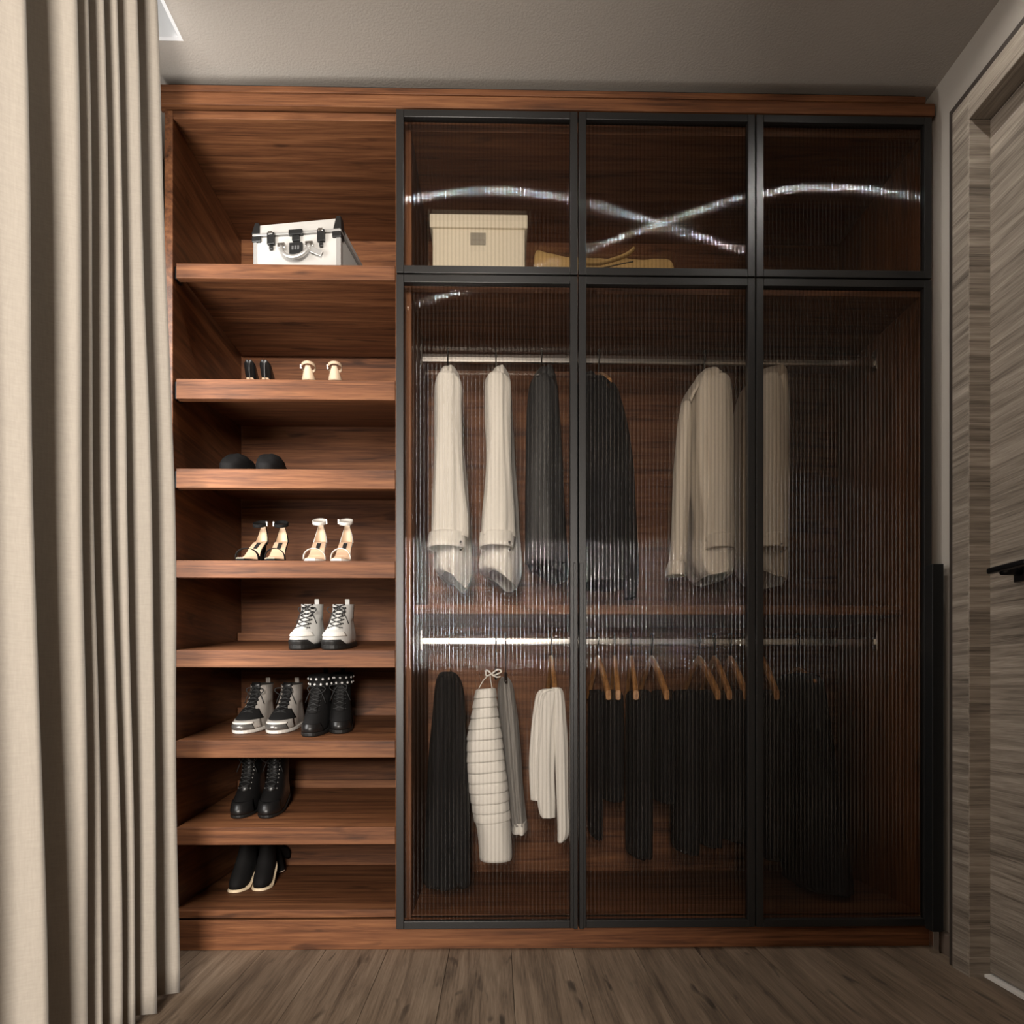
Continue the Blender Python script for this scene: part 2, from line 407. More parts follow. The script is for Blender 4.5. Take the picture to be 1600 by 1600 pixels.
# ceiling with the recessed curtain pocket
CPX0, CPX1, CPY = XL, -0.893, 2.140
cb = MB()
cb.box(XL - .15, XR + .15, CPY, 3.05, ZC, ZC + .15)
cb.box(CPX1, XR + .15, YN - .15, CPY, ZC, ZC + .15)
tag(cb.build('ceiling', M_ceil), 'beige plastered ceiling above the wardrobe', kind='structure')
tp = MB(); h = .24
tp.box(CPX1 + .001, CPX1 + .03, YN, CPY, ZC + .151, ZC + h)
tp.box(XL - .14, CPX1 + .03, YN, CPY + .03, ZC + h, ZC + h + .03)
tp.box(XL - .14, CPX1 + .03, CPY - .012, CPY - .0005, ZC + .001, ZC + h)
tp.box(CPX1 - .010, CPX1 - .0005, YN, CPY - .012, ZC + .001, ZC + h)
tag(tp.build('trim_1', M_white), 'white recessed curtain pocket in the ceiling', kind='structure')

# ------------------------------------------------------------------ curtain
def build_curtain():
    c = thing('curtain', 'floor-length oatmeal linen curtain with deep folds at the left', 'curtain', (-0.9, 1.5, 0.012))
    # (Y of crest, X of crest at floor, X of crest at ceiling, depth of the trough before it)
    cr = [(0.86, -.835, -.885, .09), (1.02, -.83, -.885, .10), (1.19, -.83, -.88, .10), (1.365, -.815, -.865, .06), (1.53, -.83, -.865, .115), (1.592, -.835, -.872, .05),
          (1.662, -.828, -.88, .075), (1.722, -.826, -.88, .06), (1.795, -.812, -.868, .08), (1.905, -.808, -.872, .10)]
    cols = []
    for i in range(len(cr) - 1):
        a, b = cr[i], cr[i + 1]; n = 14
        for k in range(n):
            cols.append((i, k / n))
    cols.append((len(cr) - 2, 1.0))
    nz = 44; rings = []
    for j in range(nz + 1):
        w = j / nz; z = lerp(0.0, ZC + .10, w); ring = []
        for (i, s) in cols:
            a, b = cr[i], cr[i + 1]
            g = (1 - math.cos(2 * PI * s)) / 2
            sy = s - 0.085 * math.sin(2 * PI * s)
            Y = lerp(a[0], b[0], sy); base = lerp(lerp(a[1], b[1], s), lerp(a[2], b[2], s), w)
            g = g ** 0.8
            X = base - b[3] * g * (1.0 - .12 * w)
            nn = mnoise.noise(Vector((Y * 9, z * 1.3, 3.1)))
            X += .009 * nn + .016 * math.sin(PI * w) * max(0.0, (Y - 1.7) / .2); Y += .010 * mnoise.noise(Vector((Y * 7 + 5, z * 1.1, 9.2))) * (0.4 + 1 - w)
            ring.append((X + .9, Y - 1.5, z))
        # free edge turns back
        X, Y, z = ring[-1]
        ring.append((X - .02, Y + .010, z)); ring.append((X - .07, Y + .006, z))
        rings.append(ring)
    MB().loft(rings, closed=False).build('drape', M_curtain, c, smooth=True, solid=.003)
    hem = []
    return c
build_curtain()

# ------------------------------------------------------------------ open shoe cabinet
X_l0 = PX(257, YF); X_l1 = PX(270, YF); X_d0 = PX(618, YF); X_d1 = PX(643, YG)
X_r0 = PX(1437, YG); X_r1 = PX(1457, YG)
Z_t1 = PZ(178, YF); Z_t0 = PZ(190, YF)
Z_b1 = PZ(1421, YF); Z_b0 = PZ(1433, YF)
shoe = thing('shoe_cabinet', 'open walnut shoe cabinet with eight shelves beside the curtain', 'cabinet', (0, 0, 0))
boxpart('side_panel', M_wy, shoe, X_l0, X_l1, YF, YB, 0.0, Z_t1)
boxpart('top_panel', M_wx, shoe, X_l1, X_d0, YF, YB, Z_t0, Z_t1)
boxpart('back_panel', M_wx, shoe, X_l1, X_d0, YB, YB + .02, Z_b0, Z_t1, 0)
boxpart('divider_panel', M_wy, shoe, X_d0, X_d0 + .02, YF, YB, 0.0, Z_t1)
boxpart('base_shelf', M_wx, shoe, X_l1, X_d0, YF, YB, Z_b0, Z_b1)
shelf_z = {}
RISE = {1: .004, 2: .085, 3: .078, 4: .066, 5: .072, 6: .063, 7: .053}
fronts = {1: (413, 436), 2: (593, 624), 3: (733, 763), 4: (876, 903), 5: (1016, 1043), 6: (1157, 1184), 7: (1293, 1320)}
YS = 2.835
def shelf_top(i, Y):
    if i == 0: return Z_b1
    return shelf_z[i] + RISE[i] * (Y - YF) / (YS - YF)
def shelf_tilt(i):
    return 0 if i == 0 else math.atan2(RISE[i], YS - YF)
for i, (a, b) in fronts.items():
    zt = PZ(a, YF, 440); zb = PZ(b, YF, 440); shelf_z[i] = zt
    sx0 = X_l1 + .010; r = RISE[i]; th = .021
    m = MB(); b0 = 0
    pr = [(YF, zb), (YF, zt), (YS, zt + r), (YS, zt + r - th), (YF + .024, zt - th + r * .04), (YF + .024, zb)]
    rings = [[(sx, y, z) for (y, z) in pr] for sx in (sx0, X_d0 - .001)]
    m.loft(rings)
    sh = m.build('shelf', M_wx, shoe, bevel=.0015)
    if i >= 2:
        m = MB(); rl = PX(369, 2.80) if i >= 5 else X_l1
        m.box(X_l1 + .002, X_d0 - .002, YS - .022, YS - .002, zt + r - .003, zt + r + .026)
        m.build('back_stop', M_wx, sh, bevel=.001)
    # little dark shelf pin carriers at the side panel
    boxpart('bracket', M_black, sh, X_l1 + .0005, sx0 - .0005, YF + .012, YF + .05, zb + .004, zt - .004, 0)
tag(shoe)

# continuous crown and plinth
cz0 = PZ(176, YF); cz1 = PZ(140, YF, 260)
crown = thing('crown_moulding', 'long walnut crown moulding running above the whole wardrobe', 'moulding', (0, 0, 0))
boxpart('fascia', M_wx, crown, X_l0 - .015, PX(1456, YF), YF - .016, YF + .02, cz0 + .003, cz1 - .018)
boxpart('cornice', M_wx, crown, X_l0 - .015, PX(1441, YF), YF - .020, YF + .05, cz1 - .018, cz1)
boxpart('filler', M_black, crown, X_l0, PX(1438, YF), YF + .03, YF + .05, cz1, ZC, 0)
zp = PZ(1436, YF)
pl = thing('plinth', 'long walnut plinth under the shoe cabinet and the glass doors', 'plinth', (0, 0, 0))
boxpart('board', M_wx, pl, X_l1, X_r1, YF - .004, YF + .016, 0.0005, zp)

# ------------------------------------------------------------------ glazed wardrobe
ZM1 = PZ(419, YG); ZM0 = PZ(456, YG)          # shelf between the upper and lower doors
ZU1 = PZ(186, YG); ZU0 = PZ(205, YG)
ZW1 = PZ(1431, YG); ZW0 = zp
ward = thing('glazed_wardrobe', 'walnut wardrobe with six black framed reeded glass doors', 'wardrobe', (0, 0, 0))
boxpart('side_panel', M_wz, ward, X_d0 + .0205, X_d1, YG, YB, 0.0, ZU1)
boxpart('side_panel', M_wz, ward, X_r0, X_r1, YG, YB, 0.0, ZU1)
boxpart('top_panel', M_wx, ward, X_d1, X_r0, YG, YB, ZU0, ZU1)
boxpart('back_panel', M_wx, ward, X_d1, X_r0, YB, YB + .02, ZW0, ZU1, 0)
boxpart('base_panel', M_wx, ward, X_d1, X_r0, YG, YB, ZW0, ZW1)
boxpart('shelf', M_wx, ward, X_d1, X_r0, YG, YB, ZM0, ZM1)
YM = 2.39
ZS1 = PZ(945, YM); ZS0 = PZ(959, YM)
boxpart('shelf', M_wx, ward, X_d1, X_r0, YM, YB, ZS0, ZS1)
YR = 2.57
def rod(zc, hh):
    m = MB(); n = 16; rings = []
    for X in (X_d1 + .006, X_r0 - .006):
        rings.append([(X, YR + .0085 * math.cos(2 * PI * k / n), zc + hh * (abs(math.sin(2 * PI * k / n)) ** .6) * (1 if math.sin(2 * PI * k / n) > 0 else -1)) for k in range(n)])
    o = m.loft(rings).build('hanging_rod', M_chrome, ward, smooth=False, bevel=.001)
    for X0, X1 in ((X_d1 + .0005, X_d1 + .0075), (X_r0 - .0075, X_r0 - .0005)):
        boxpart('bracket', M_chrome, o, X0, X1, YR - .018, YR + .018, zc - hh - .015, zc + hh + .022, .003)
ZR1 = PZ(559, YR); ZR2 = PZ(1002, YR)
rod(ZR1, .0175); rod(ZR2, .0155)

# doors
YD0, YD1 = 2.226, 2.250
cols_px = [(619, 902.6), (904.4, 1180), (1181.8, 1456)]
zU1 = PZ(170, YD0, 619); zU0 = PZ(425.5, YD0, 619); zL1 = PZ(428.5, YD0, 619); zL0 = PZ(1452, YD0, 619)
SWD = 0.0222
def ribbed_pane(x0, x1, z0, z1):
    m = MB(); pitch = .0118; n = max(1, round((x1 - x0) / pitch)); p = (x1 - x0) / n; seg = 8
    yb = 2.2435; yf = 2.2395; A = math.radians(43); R = (p / 2) / math.sin(A)
    for i in range(n):
        cxx = x0 + (i + .5) * p; b = len(m.v)
        for k in range(seg + 1):
            a = -A + 2 * A * k / seg
            X = cxx + R * math.sin(a); Y = yf - R * (math.cos(a) - math.cos(A))
            m.v.append((X, Y, z0)); m.v.append((X, Y, z1))
        for k in range(seg):
            m.f.append((b + 2 * k, b + 2 * k + 2, b + 2 * k + 3, b + 2 * k + 1))
    fn = len(m.f)
    b = len(m.v)
    m.v += [(x0, yb, z0), (x1, yb, z0), (x1, yb, z1), (x0, yb, z1), (x0, yf, z0), (x1, yf, z0), (x1, yf, z1), (x0, yf, z1)]
    m.f += [(b + 1, b, b + 3, b + 2), (b, b + 4, b + 7, b + 3), (b + 5, b + 1, b + 2, b + 6), (b + 4, b, b + 1, b + 5), (b + 3, b + 7, b + 6, b + 2)]
    return m
def make_door(a, b, z0, z1, handle):
    x0, x1 = PX(a, YD0), PX(b, YD0)
    d = thing('door', None, None, (0, 0, 0)); d.parent = ward
    s = SWD
    boxpart('stile', M_frame, d, x0, x0 + s, YD0, YD1, z0, z1, .0012)
    boxpart('stile', M_frame, d, x1 - s, x1, YD0, YD1, z0, z1, .0012)
    boxpart('rail', M_frame, d, x0 + s + .0003, x1 - s - .0003, YD0 + .0002, YD1, z1 - s, z1, .0012)
    boxpart('rail', M_frame, d, x0 + s + .0003, x1 - s - .0003, YD0 + .0002, YD1, z0, z0 + s, .0012)
    g = ribbed_pane(x0 + s - .001, x1 - s + .001, z0 + s - .001, z1 - s + .001)
    me = g.build('glass_pane', M_glass, d, smooth=True, recalc=False)
    # keep the flat sides flat
    pol = me.data.polygons
    for i in range(len(pol) - 5, len(pol)): pol[i].use_smooth = False
    for side in handle:
        zt = PZ(880, YD0, 904)
        if side == 'r': boxpart('handle', M_frame, d, x1 - .013, x1 - .001, YD0 - .012, YD0 - .0002, z0 + .001, zt, .001)
        else: boxpart('handle', M_frame, d, x0 + .001, x0 + .013, YD0 - .012, YD0 - .0002, z0 + .001, zt, .001)
for k, (a, b) in enumerate(cols_px):
    make_door(a, b, zU0, zU1, '')
    make_door(a, b, zL0, zL1, ['r', 'l', ''][k])

# tall slim black panel between wardrobe and casing
bp_ = MB()
x0 = PX(1459, 2.20); x1 = PX(1473, 2.18)
sl = thing('upright_panel', 'tall slim black panel upright between the wardrobe and the door casing', 'panel', (0, 0, 0))
boxpart('board', M_black, sl, XR - .060, XR - .026, 2.175, 2.213, 0.068, PZ(882, 2.19, 1465), .002)
boxpart('foot', M_chrome, sl, XR - .052, XR - .034, 2.185, 2.205, 0.0, 0.068, .001)

# ceiling downlights (above and in front of the doors; their glints run in arcs over the ribs)
M_lamp, nt_, b_ = mat_new('downlight_lens')
b_.inputs['Base Color'].default_value = (1, 1, 1, 1); b_.inputs['Emission Color'].default_value = (1, .96, .9, 1); b_.inputs['Emission Strength'].default_value = 750
def downlight(X, Y, label):
    d = thing('ceiling_downlight', label, 'downlight', (X, Y, ZC), group='recessed ceiling downlights')
    n = 24
    def circ(r, z): return [(r * math.cos(2 * PI * k / n), r * math.sin(2 * PI * k / n), z) for k in range(n)]
    MB().loft([circ(.045, -.0005), circ(.045, -.005), circ(.021, -.006), circ(.021, -.0005)], cap0=False, cap1=False).build('ring', M_white, d, smooth=False)
    MB().loft([circ(.0205, -.0006), circ(.0205, -.003)]).build('lens', M_lamp, d)
downlight(PX(775, YF), YF - .53, 'recessed ceiling downlight in front of the left glass doors')
downlight(PX(1275, YF), YF - .53, 'recessed ceiling downlight in front of the right glass doors')

# ------------------------------------------------------------------ things on the shelves
def build_case():
    Y0 = 2.325
    xa, xb = PX(397, Y0), PX(536, Y0); w = xb - xa; zb = shelf_top(1, Y0) + .0005
    c = thing('aluminium_case', 'white hard case with black corners and a curved handle on the top shelf', 'case', (xa, Y0, zb), math.radians(-7))
    H = PZ(372, Y0, 460) - zb; HT = PZ(350, Y0, 460) - zb; D = .36
    boxpart('body', M_casew, c, 0, w, 0, D, 0, H, .004)
    lid = MB().loft([[(-.002, -.004, H + .002), (w + .002, -.004, H + .002), (w + .002, D, H + .002), (-.002, D, H + .002)],
                     [(.010, .010, HT), (w - .010, .010, HT + .006), (w - .010, D - .01, HT + .006), (.010, D - .01, HT)]])
    lo = lid.build('lid', M_casew, c, bevel=.003)
    boxpart('trim', M_silver, lo, -.003, w + .003, -.006, -.001, H + .001, H + .008, .001)
    boxpart('trim', M_silver, lo, w - .001, w + .004, -.004, D, H + .001, H + .008, .001)
    boxpart('edge_trim', M_silver, c, -.002, .010, -.003, .012, 0, H - .014, .002)
    boxpart('edge_trim', M_silver, c, w - .012, w + .003, -.003, .012, 0, H - .014, .002)
    for sx in (0, 1):
        x0 = -.005 if sx == 0 else w - .024
        boxpart('corner', M_black, c, x0, x0 + .029, -.007, .022, H - .018, H - .0005, .003)
        x0 = -.006 if sx == 0 else w - .020
        m = MB().loft([[(x0, -.007, H + .007), (x0 + .026, -.007, H + .007), (x0 + .026, .03, H + .007), (x0, .03, H + .007)],
                       [(x0 + .006, .004, HT + (.004 if sx == 0 else .010)), (x0 + .020, .004, HT + (.004 if sx == 0 else .010)), (x0 + .020, .03, HT + (.004 if sx == 0 else .010)), (x0 + .006, .03, HT + (.004 if sx == 0 else .010))]])
        m.build('corner', M_black, lo, bevel=.002)
    for fx in (.21, .79):
        l = MB().box(w * fx - .012, w * fx + .012, -.012, -.001, H - .030, H + .006).build('latch', M_black, c, bevel=.002)
        MB().box(w * fx - .006, w * fx + .006, -.010, -.001, H - .046, H - .031).build('latch_tip', M_black, l, bevel=.003)
        MB().box(w * fx - .007, w * fx + .007, -.015, -.0125, H - .002, H + .008).build('latch_pin', M_chrome, l, bevel=.001)
    boxpart('clasp', M_black, c, w * .5 - .022, w * .5 + .022, -.013, -.001, H - .006, H + .010, .002)
    boxpart('clasp', M_black, c, w * .5 - .012, w * .5 + .012, -.011, -.001, H - .024, H - .0065, .002)
    lk = boxpart('combination_lock', M_black, c, w * .5 - .021, w * .5 + .021, -.010, -.001, H - .064, H - .028, .002)
    for k in range(3): MB().box(w * .5 - .012 + k * .009, w * .5 - .006 + k * .009, -.012, -.0102, H - .052, H - .040).build('dial', M_pew, lk)
    for sx in (-1, 1): boxpart('handle_mount', M_chrome, c, w * .5 + sx * .044 - .012, w * .5 + sx * .044 + .012, -.016, -.001, H - .046, H - .030, .002)
    pts = [(w * .5 + .044 * math.cos(a), -.012 - .012 * math.sin(a), H - .040 - .042 * math.sin(a)) for a in [PI * k / 20 for k in range(21)]]
    MB().tube(pts, .0068, 10).build('handle', M_silver, c, smooth=True)
    T = Matrix.Translation((w * .5 + .062, -.012, H - .060)) @ Matrix.Rotation(math.radians(25), 4, 'Y')
    MB().box(-.024, .024, -.002, .002, -.009, .009, T).build('tag', M_silver, c, bevel=.001)
M_pew = plain('grey_dial', (0.10, 0.10, 0.10), 0.4)
build_case()

def build_box():
    Y0 = 2.325; xa, xb = PX(674, Y0), PX(822, Y0); w = xb - xa; zb = ZM1 + .0005
    c = thing('storage_box', 'cream lidded storage box with a small grey plate behind the upper glass', 'box', (xa, Y0, zb))
    H = PZ(336, Y0, 748) - zb; D = .26
    boxpart('body', M_linenbox, c, .004, w - .004, .004, D, 0.001, H - .020, .002)
    boxpart('lid', M_linenbox, c, -.005, w + .005, -.005, D + .008, H - .042, H, .003)
    boxpart('base_rim', M_linenbox, c, -.004, w + .004, -.004, D + .006, 0, .020, .002)
    px0, px1 = PX(735, Y0) - xa, PX(759, Y0) - xa
    p = boxpart('label_plate', M_tagplate, c, px0, px1, .001, .0035, PZ(382, Y0, 748) - zb, PZ(363, Y0, 748) - zb, .0008)
build_box()

def ring2(cx, cy, z, a, b, n, folds=(), seed=0.0, amp=0.0, pw_=1.0):
    pts = []
    for k in range(n):
        ph = 2 * PI * k / n; r = 1.0
        for (kk, am, p0) in folds: r += am * math.sin(kk * ph + p0)
        if amp: r += amp * mnoise.noise(Vector((3 * math.cos(ph) + seed, 3 * math.sin(ph), z * 5)))
        c_, s_ = math.cos(ph), math.sin(ph)
        if pw_ != 1.0:
            c_ = math.copysign(abs(c_) ** pw_, c_); s_ = math.copysign(abs(s_) ** pw_, s_)
        pts.append((cx + a * r * c_, cy + b * r * s_, z))
    return pts

def build_bag():
    Y0 = 2.33; zb = ZM1 + .0005
    xa, xb = PX(836, Y0), PX(1052, Y0); xm = (xa + xb) / 2
    c = thing('canvas_bag', 'flattened mustard canvas bag with a strap behind the upper glass', 'bag', (xm, Y0, zb))
    rows = []; n = 26
    tops = [(835, 396), (841, 384), (862, 390), (890, 396), (905, 396), (950, 398), (975, 396), (1000, 401), (1025, 398), (1042, 398), (1050, 406), (1053, 418)]
    rings = []
    for (u, v) in crom(tops, 4):
        X = PX(u, Y0) - xm; top = max(.012, PZ(v, Y0, u) - zb)
        rings.append([(X, .045 + .05 * math.cos(2 * PI * k / 16), max(0.0, top * .5 + top * .5 * math.copysign(abs(math.sin(2 * PI * k / 16)) ** .6, math.sin(2 * PI * k / 16)) + .004 * mnoise.noise(Vector((X * 30, k * .7, 1))))) for k in range(16)])
    MB().loft(rings).build('pouch', M_bag, c, smooth=True)
    st = [(905, 410), (935, 411), (960, 405), (978, 398), (988, 391), (990, 388)]
    pts = [(PX(u, Y0 - .01) - xm, -.008, PZ(v, Y0 - .01, u) - zb) for u, v in crom(st, 4)]
    MB().tube(pts, .011, 10, flat=.5).build('strap', M_bag, c, smooth=True)
    X = PX(996, Y0) - xm
    MB().box(X - .014, X + .016, -.006, .03, .004, .034, Matrix.Rotation(math.radians(8), 4, 'Y')).build('buckle', M_black, c, bevel=.004)
    pts = [(PX(u, Y0 - .01) - xm, -.004, PZ(v, Y0 - .01, u) - zb) for u, v in crom([(905, 416), (935, 418), (965, 412), (990, 407)], 4)]
    MB().tube(pts, .0022, 6).build('cord', M_black, c, smooth=True)
build_bag()

# ------------------------------------------------------------------ shoes
def foot_ring(z, y0, y1, w, n=32, toe=0.8, off=0.0, a0=None, a1=None, lat=0.0):
    """plan outline between toe y0 and heel y1 at height z; angle 0 = heel, pi = toe"""
    pts = []; yc = (y0 + y1) / 2; ly = (y1 - y0) / 2 + off; w = w + off
    if a0 is None: angs = [2 * PI * k / n for k in range(n)]
    else: angs = [lerp(a0, a1, k / (n - 1)) for k in range(n)]
    for a in angs:
        c, s = math.cos(a), math.sin(a)
        y = yc + ly * math.copysign(abs(c) ** 0.9, c)
        f = (y - y0) / max(1e-6, (y1 - y0))
        waist = 1.0 - 0.10 * math.exp(-((f - .58) / .16) ** 2) - .10 * max(0, f - .75) / .25
        if y1 - y0 < .15: waist = 1.0
        pts.append((w * waist * math.copysign(abs(s) ** toe, s) + lat * (1 - f), y, z))
    return pts
def put_shoe(o, px, toeY, shelf, L, rotz=0.0):
    """toe of the shoe at depth toeY, centred on pixel column px at the toe"""
    X = PX(px, toeY)
    half = L
    cy = toeY + half * math.cos(rotz); cx = X - half * math.sin(rotz)
    # local toe points to -y; after rotation the toe is at centre + R(0,-half)
    cx = X - half * math.sin(rotz); cy = toeY + half * math.cos(rotz)
    o.location = (cx, cy, shelf_top(shelf, cy) + .0008)
    o.rotation_euler = Matrix.Rotation(shelf_tilt(shelf), 3, 'X').to_euler()
    o.rotation_euler = (Matrix.Rotation(shelf_tilt(shelf), 3, 'X') @ Matrix.Rotation(rotz, 3, 'Z')).to_euler()

def boot(label, group, style, px, toeY, shelf, rotz=0.0, scale=1.0, mirror=1):
    st = dict(style)
    o = thing('ankle_boot', label, 'boot', group=group)
    sole_h = st.get('sole', .02); heel = st.get('heel', 0.0)
    keys = [tuple(k) for k in st['keys']]           # z, toe, heel, w
    zmax = keys[-1][0]; base = sole_h
    def at(z):
        return keyed(keys, z)
    toe_y = keys[0][1]; heel_y = keys[0][2]; w0 = keys[0][3]
    lift = lambda y: heel * max(0.0, min(1.0, (y + .03) / .10)) ** 1.2     # heel rise of the sole
    def lf(pts): return [(x_, y_, z_ + lift(y_) * (1.0 if True else 0)) for x_, y_, z_ in pts]
    # sole
    so = st.get('soleoff', .004)
    MB().loft([lf(foot_ring(0.0, toe_y, heel_y, w0, off=so - .002)), lf(foot_ring(.003, toe_y, heel_y, w0, off=so)), lf(foot_ring(sole_h, toe_y, heel_y, w0, off=so)), lf(foot_ring(sole_h + .001, toe_y, heel_y, w0, off=so - .002))]).build('sole', st['solemat'], o, smooth=False, bevel=.001)
    if heel:
        hw = st.get('heelw', .028); hl = st.get('heell', .055)
        MB().loft([foot_ring(0.0, heel_y - hl, heel_y - .004, hw * .92, 20), foot_ring(heel * .9, heel_y - hl * 1.15, heel_y, hw * 1.05, 20), lf(foot_ring(0.001, heel_y - hl * 1.2, heel_y, hw * 1.08, 20))]).build('heel', st.get('heelmat', st['solemat']), o, smooth=False)
    elif st.get('lug'):
        ls = []
    # upper
    nz = 22; rings = []
    for j in range(nz + 1):
        z = zmax * (j / nz)
        a, b, w = at(z)
        r = foot_ring(z + base, a, b, w, 36, toe=lerp(.85, 1.0, min(1, z / .06)))
        k = min(1.0, z / .07)
        r = [(x_, y_, z_ + lift(y_) * (1 - k) + heel * k * .85 + (st.get('topdip', 0) * (j / nz) ** 4 * (y_ - b) / .1)) for x_, y_, z_ in r]
        rings.append(r)
    # throat: inner wall going down
    top = rings[-1]; cx_ = sum(p[0] for p in top) / len(top); cy_ = sum(p[1] for p in top) / len(top)
    inner = [[(lerp(p[0], cx_, .12), lerp(p[1], cy_, .10), p[2] - .001) for p in top], [(lerp(p[0], cx_, .16), lerp(p[1], cy_, .14), p[2] - .045) for p in top]]
    MB().loft(rings, cap0=True, cap1=False).build('upper', st['uppermat'], o, smooth=True)
    MB().loft([[(p[0], p[1], p[2]) for p in top]] + inner, cap0=False, cap1=True, flip=True).build('lining', st.get('liningmat', S_lining), o, smooth=False)
    def surf(z, ang, off):
        a, b, w = at(z); n = 72
        r = foot_ring(z + base, a, b, w, 2, toe=lerp(.85, 1.0, min(1, z / .06)), off=off, a0=ang, a1=ang)[0]
        k = min(1.0, z / .07)
        return (r[0], r[1], r[2] + lift(r[1]) * (1 - k) + heel * k * .85 + (st.get('topdip', 0) * (z / zmax) ** 4 * (r[1] - b) / .1))
    def patch(name, mat, z0, z1, spread0, spread1, off, n=18, m=8, parent=o):
        rows = []
        for j in range(m + 1):
            s = j / m; z = lerp(z0, z1, s); sp = lerp(spread0, spread1, s)
            rows.append([surf(z, PI + lerp(-sp, sp, k / n), off) for k in range(n + 1)])
        return MB().loft(rows, closed=False).build(name, mat, parent, smooth=True, solid=.002)
    for (nm, mt, z0, z1, s0, s1, of) in st.get('patches', ()): patch(nm, mt, z0, z1, s0, s1, of)
    # tongue
    zl0, zl1 = st['lace']
    patch('tongue', st.get('tonguemat', st['uppermat']), zl0, zmax + st.get('tongue', .012) - .012, .42, .40, .0015, 10, 10)
    # crossing laces with eyelets
    nl = st.get('nlace', 5); lm = MB()
    for k in range(nl):
        z = lerp(zl0 + .004, zl1, k / (nl - 1)); z2 = lerp(zl0 + .004, zl1, (k + .9) / (nl - 1)); z2 = min(z2, zmax)
        a_ = .46
        for s in (-1, 1):
            pts = [surf(lerp(z, z2, q), PI + s * lerp(-a_, a_, q), .005) for q in (0, .25, .5, .75, 1)]
            MB().tube(pts, .0020, 6).build('lace', st.get('lacemat', S_lace), o, smooth=True)
            if st.get('eyelet') is not None:
                MB().sphere(surf(z, PI + s * .56, .002), .0030, 8, 5).build('eyelet', st['eyelet'], o, smooth=True)
    # bow
    if st.get('bow', True):
        c0 = Vector(surf(min(zl1, zmax), PI, .008))
        for s in (-1, 1):
            pts = [c0 + Vector((s * .030 * math.sin(q) * (1 + .2 * s), -.006 - .010 * math.sin(q), -.014 * (1 - math.cos(q)) + .010 * math.sin(q))) for q in [PI * k / 10 for k in range(11)]]
            MB().tube(pts, .0017, 6).build('lace_loop', st.get('lacemat', S_lace), o, smooth=True)
            pts = [c0 + Vector((s * .034 * q, -.006 - .004 * q, -.052 * q * q)) for q in [k / 6 for k in range(7)]]
            MB().tube(pts, .0016, 6).build('lace_end', st.get('lacemat', S_lace), o, smooth=True)
    # pull tab
    if st.get('tab'):
        p = Vector(surf(zmax, 0, .0))
        MB().box(p.x - .008, p.x + .008, p.y - .003, p.y + .003, p.z - .03, p.z + .018).build('pull_tab', st['tab'], o, bevel=.002)
    if st.get('studs'):
        for rz_ in (zmax - .012, zmax - .030):
            cf = []
            for k in range(12):
                a_ = 2 * PI * k / 12 + (.15 if rz_ < zmax - .02 else 0)
                MB().sphere(surf(rz_, a_, .004), .0048, 10, 6).build('stud', S_pearl, o, smooth=True)
    if st.get('cuff'):
        rows = [[surf(z, 2 * PI * k / 36, .0035) for k in range(36)] for z in (zmax - .042, zmax - .03, zmax - .015, zmax - .001)]
        MB().loft(rows, closed=True, cap0=False, cap1=False).build('collar', st['cuff'], o, smooth=True, solid=.002)
    o.scale = (scale * mirror, scale, scale)
    put_shoe(o, px, toeY, shelf, -toe_y * scale, rotz)
    return o

K_boot = [(0, -.135, .120, .045), (.012, -.137, .122, .047), (.028, -.128, .121, .046), (.042, -.105, .119, .043), (.055, -.075, .117, .039), (.070, -.048, .114, .036), (.090, -.022, .112, .034), (.112, -.004, .113, .034), (.130, .002, .116, .035)]
WB = dict(sole=.015, solemat=S_sole, uppermat=S_white, tonguemat=S_white, keys=K_boot, lace=(.050, .118), nlace=6, tab=S_white, eyelet=S_sole, topdip=.0,
          patches=[('toe_bumper', S_sole, .0, .017, 1.0, .60, .0030), ('toe_stitch', S_whiter, .028, .040, 1.0, .8, .0022)])
wl_ = 'lace-up white canvas boot with black toe and laces'
boot('white canvas lace-up boot with black toe, the left of its pair', 'white canvas boots', WB, 464, 2.268, 5, math.radians(-2), .94)
boot('white canvas lace-up boot with black toe, the right of its pair', 'white canvas boots', WB, 516, 2.268, 5, math.radians(-2), .94, -1)
K_brogue = [(0, -.150, .120, .046), (.010, -.152, .122, .047), (.024, -.140, .121, .046), (.038, -.112, .119, .043), (.052, -.080, .117, .039), (.068, -.050, .114, .036), (.090, -.022, .112, .034), (.112, -.004, .113, .034), (.135, .004, .116, .035)]
SB = dict(sole=.012, solemat=S_whiter, uppermat=S_silver, tonguemat=S_black, keys=K_brogue, lace=(.046, .125), nlace=7, tab=S_silver, soleoff=.005, tongue=.022,
          patches=[('vamp', S_suede, .030, .060, 1.25, .75, .0022), ('toe_cap', S_silver, .002, .030, 1.20, 1.05, .0035), ('toe_tip', S_pewter, .001, .020, .82, .66, .0055), ('toe_piping', S_whiter, .0195, .0245, .72, .70, .0060)])
boot('silver and black lace-up boot with white sole, the left of its pair', 'silver and black boots', SB, 374, 2.375, 6, math.radians(-4), .96)
boot('silver and black lace-up boot with white sole, the right of its pair', 'silver and black boots', SB, 428, 2.375, 6, math.radians(-2), .96, -1)
K_stud = [(0, -.120, .110, .039), (.010, -.122, .112, .040), (.024, -.112, .111, .039), (.038, -.088, .110, .037), (.055, -.060, .107, .034), (.075, -.034, .104, .032), (.100, -.016, .103, .032), (.130, -.006, .106, .034), (.155, -.008, .112, .037)]
TB = dict(sole=.012, solemat=S_sole, uppermat=S_suede, tonguemat=S_suede, keys=K_stud, lace=(.045, .118), nlace=7, tab=S_suede, heel=.028, studs=True, cuff=S_suede, eyelet=S_sole,
          patches=[('toe_cap', S_black, .001, .022, 1.1, .8, .002)])
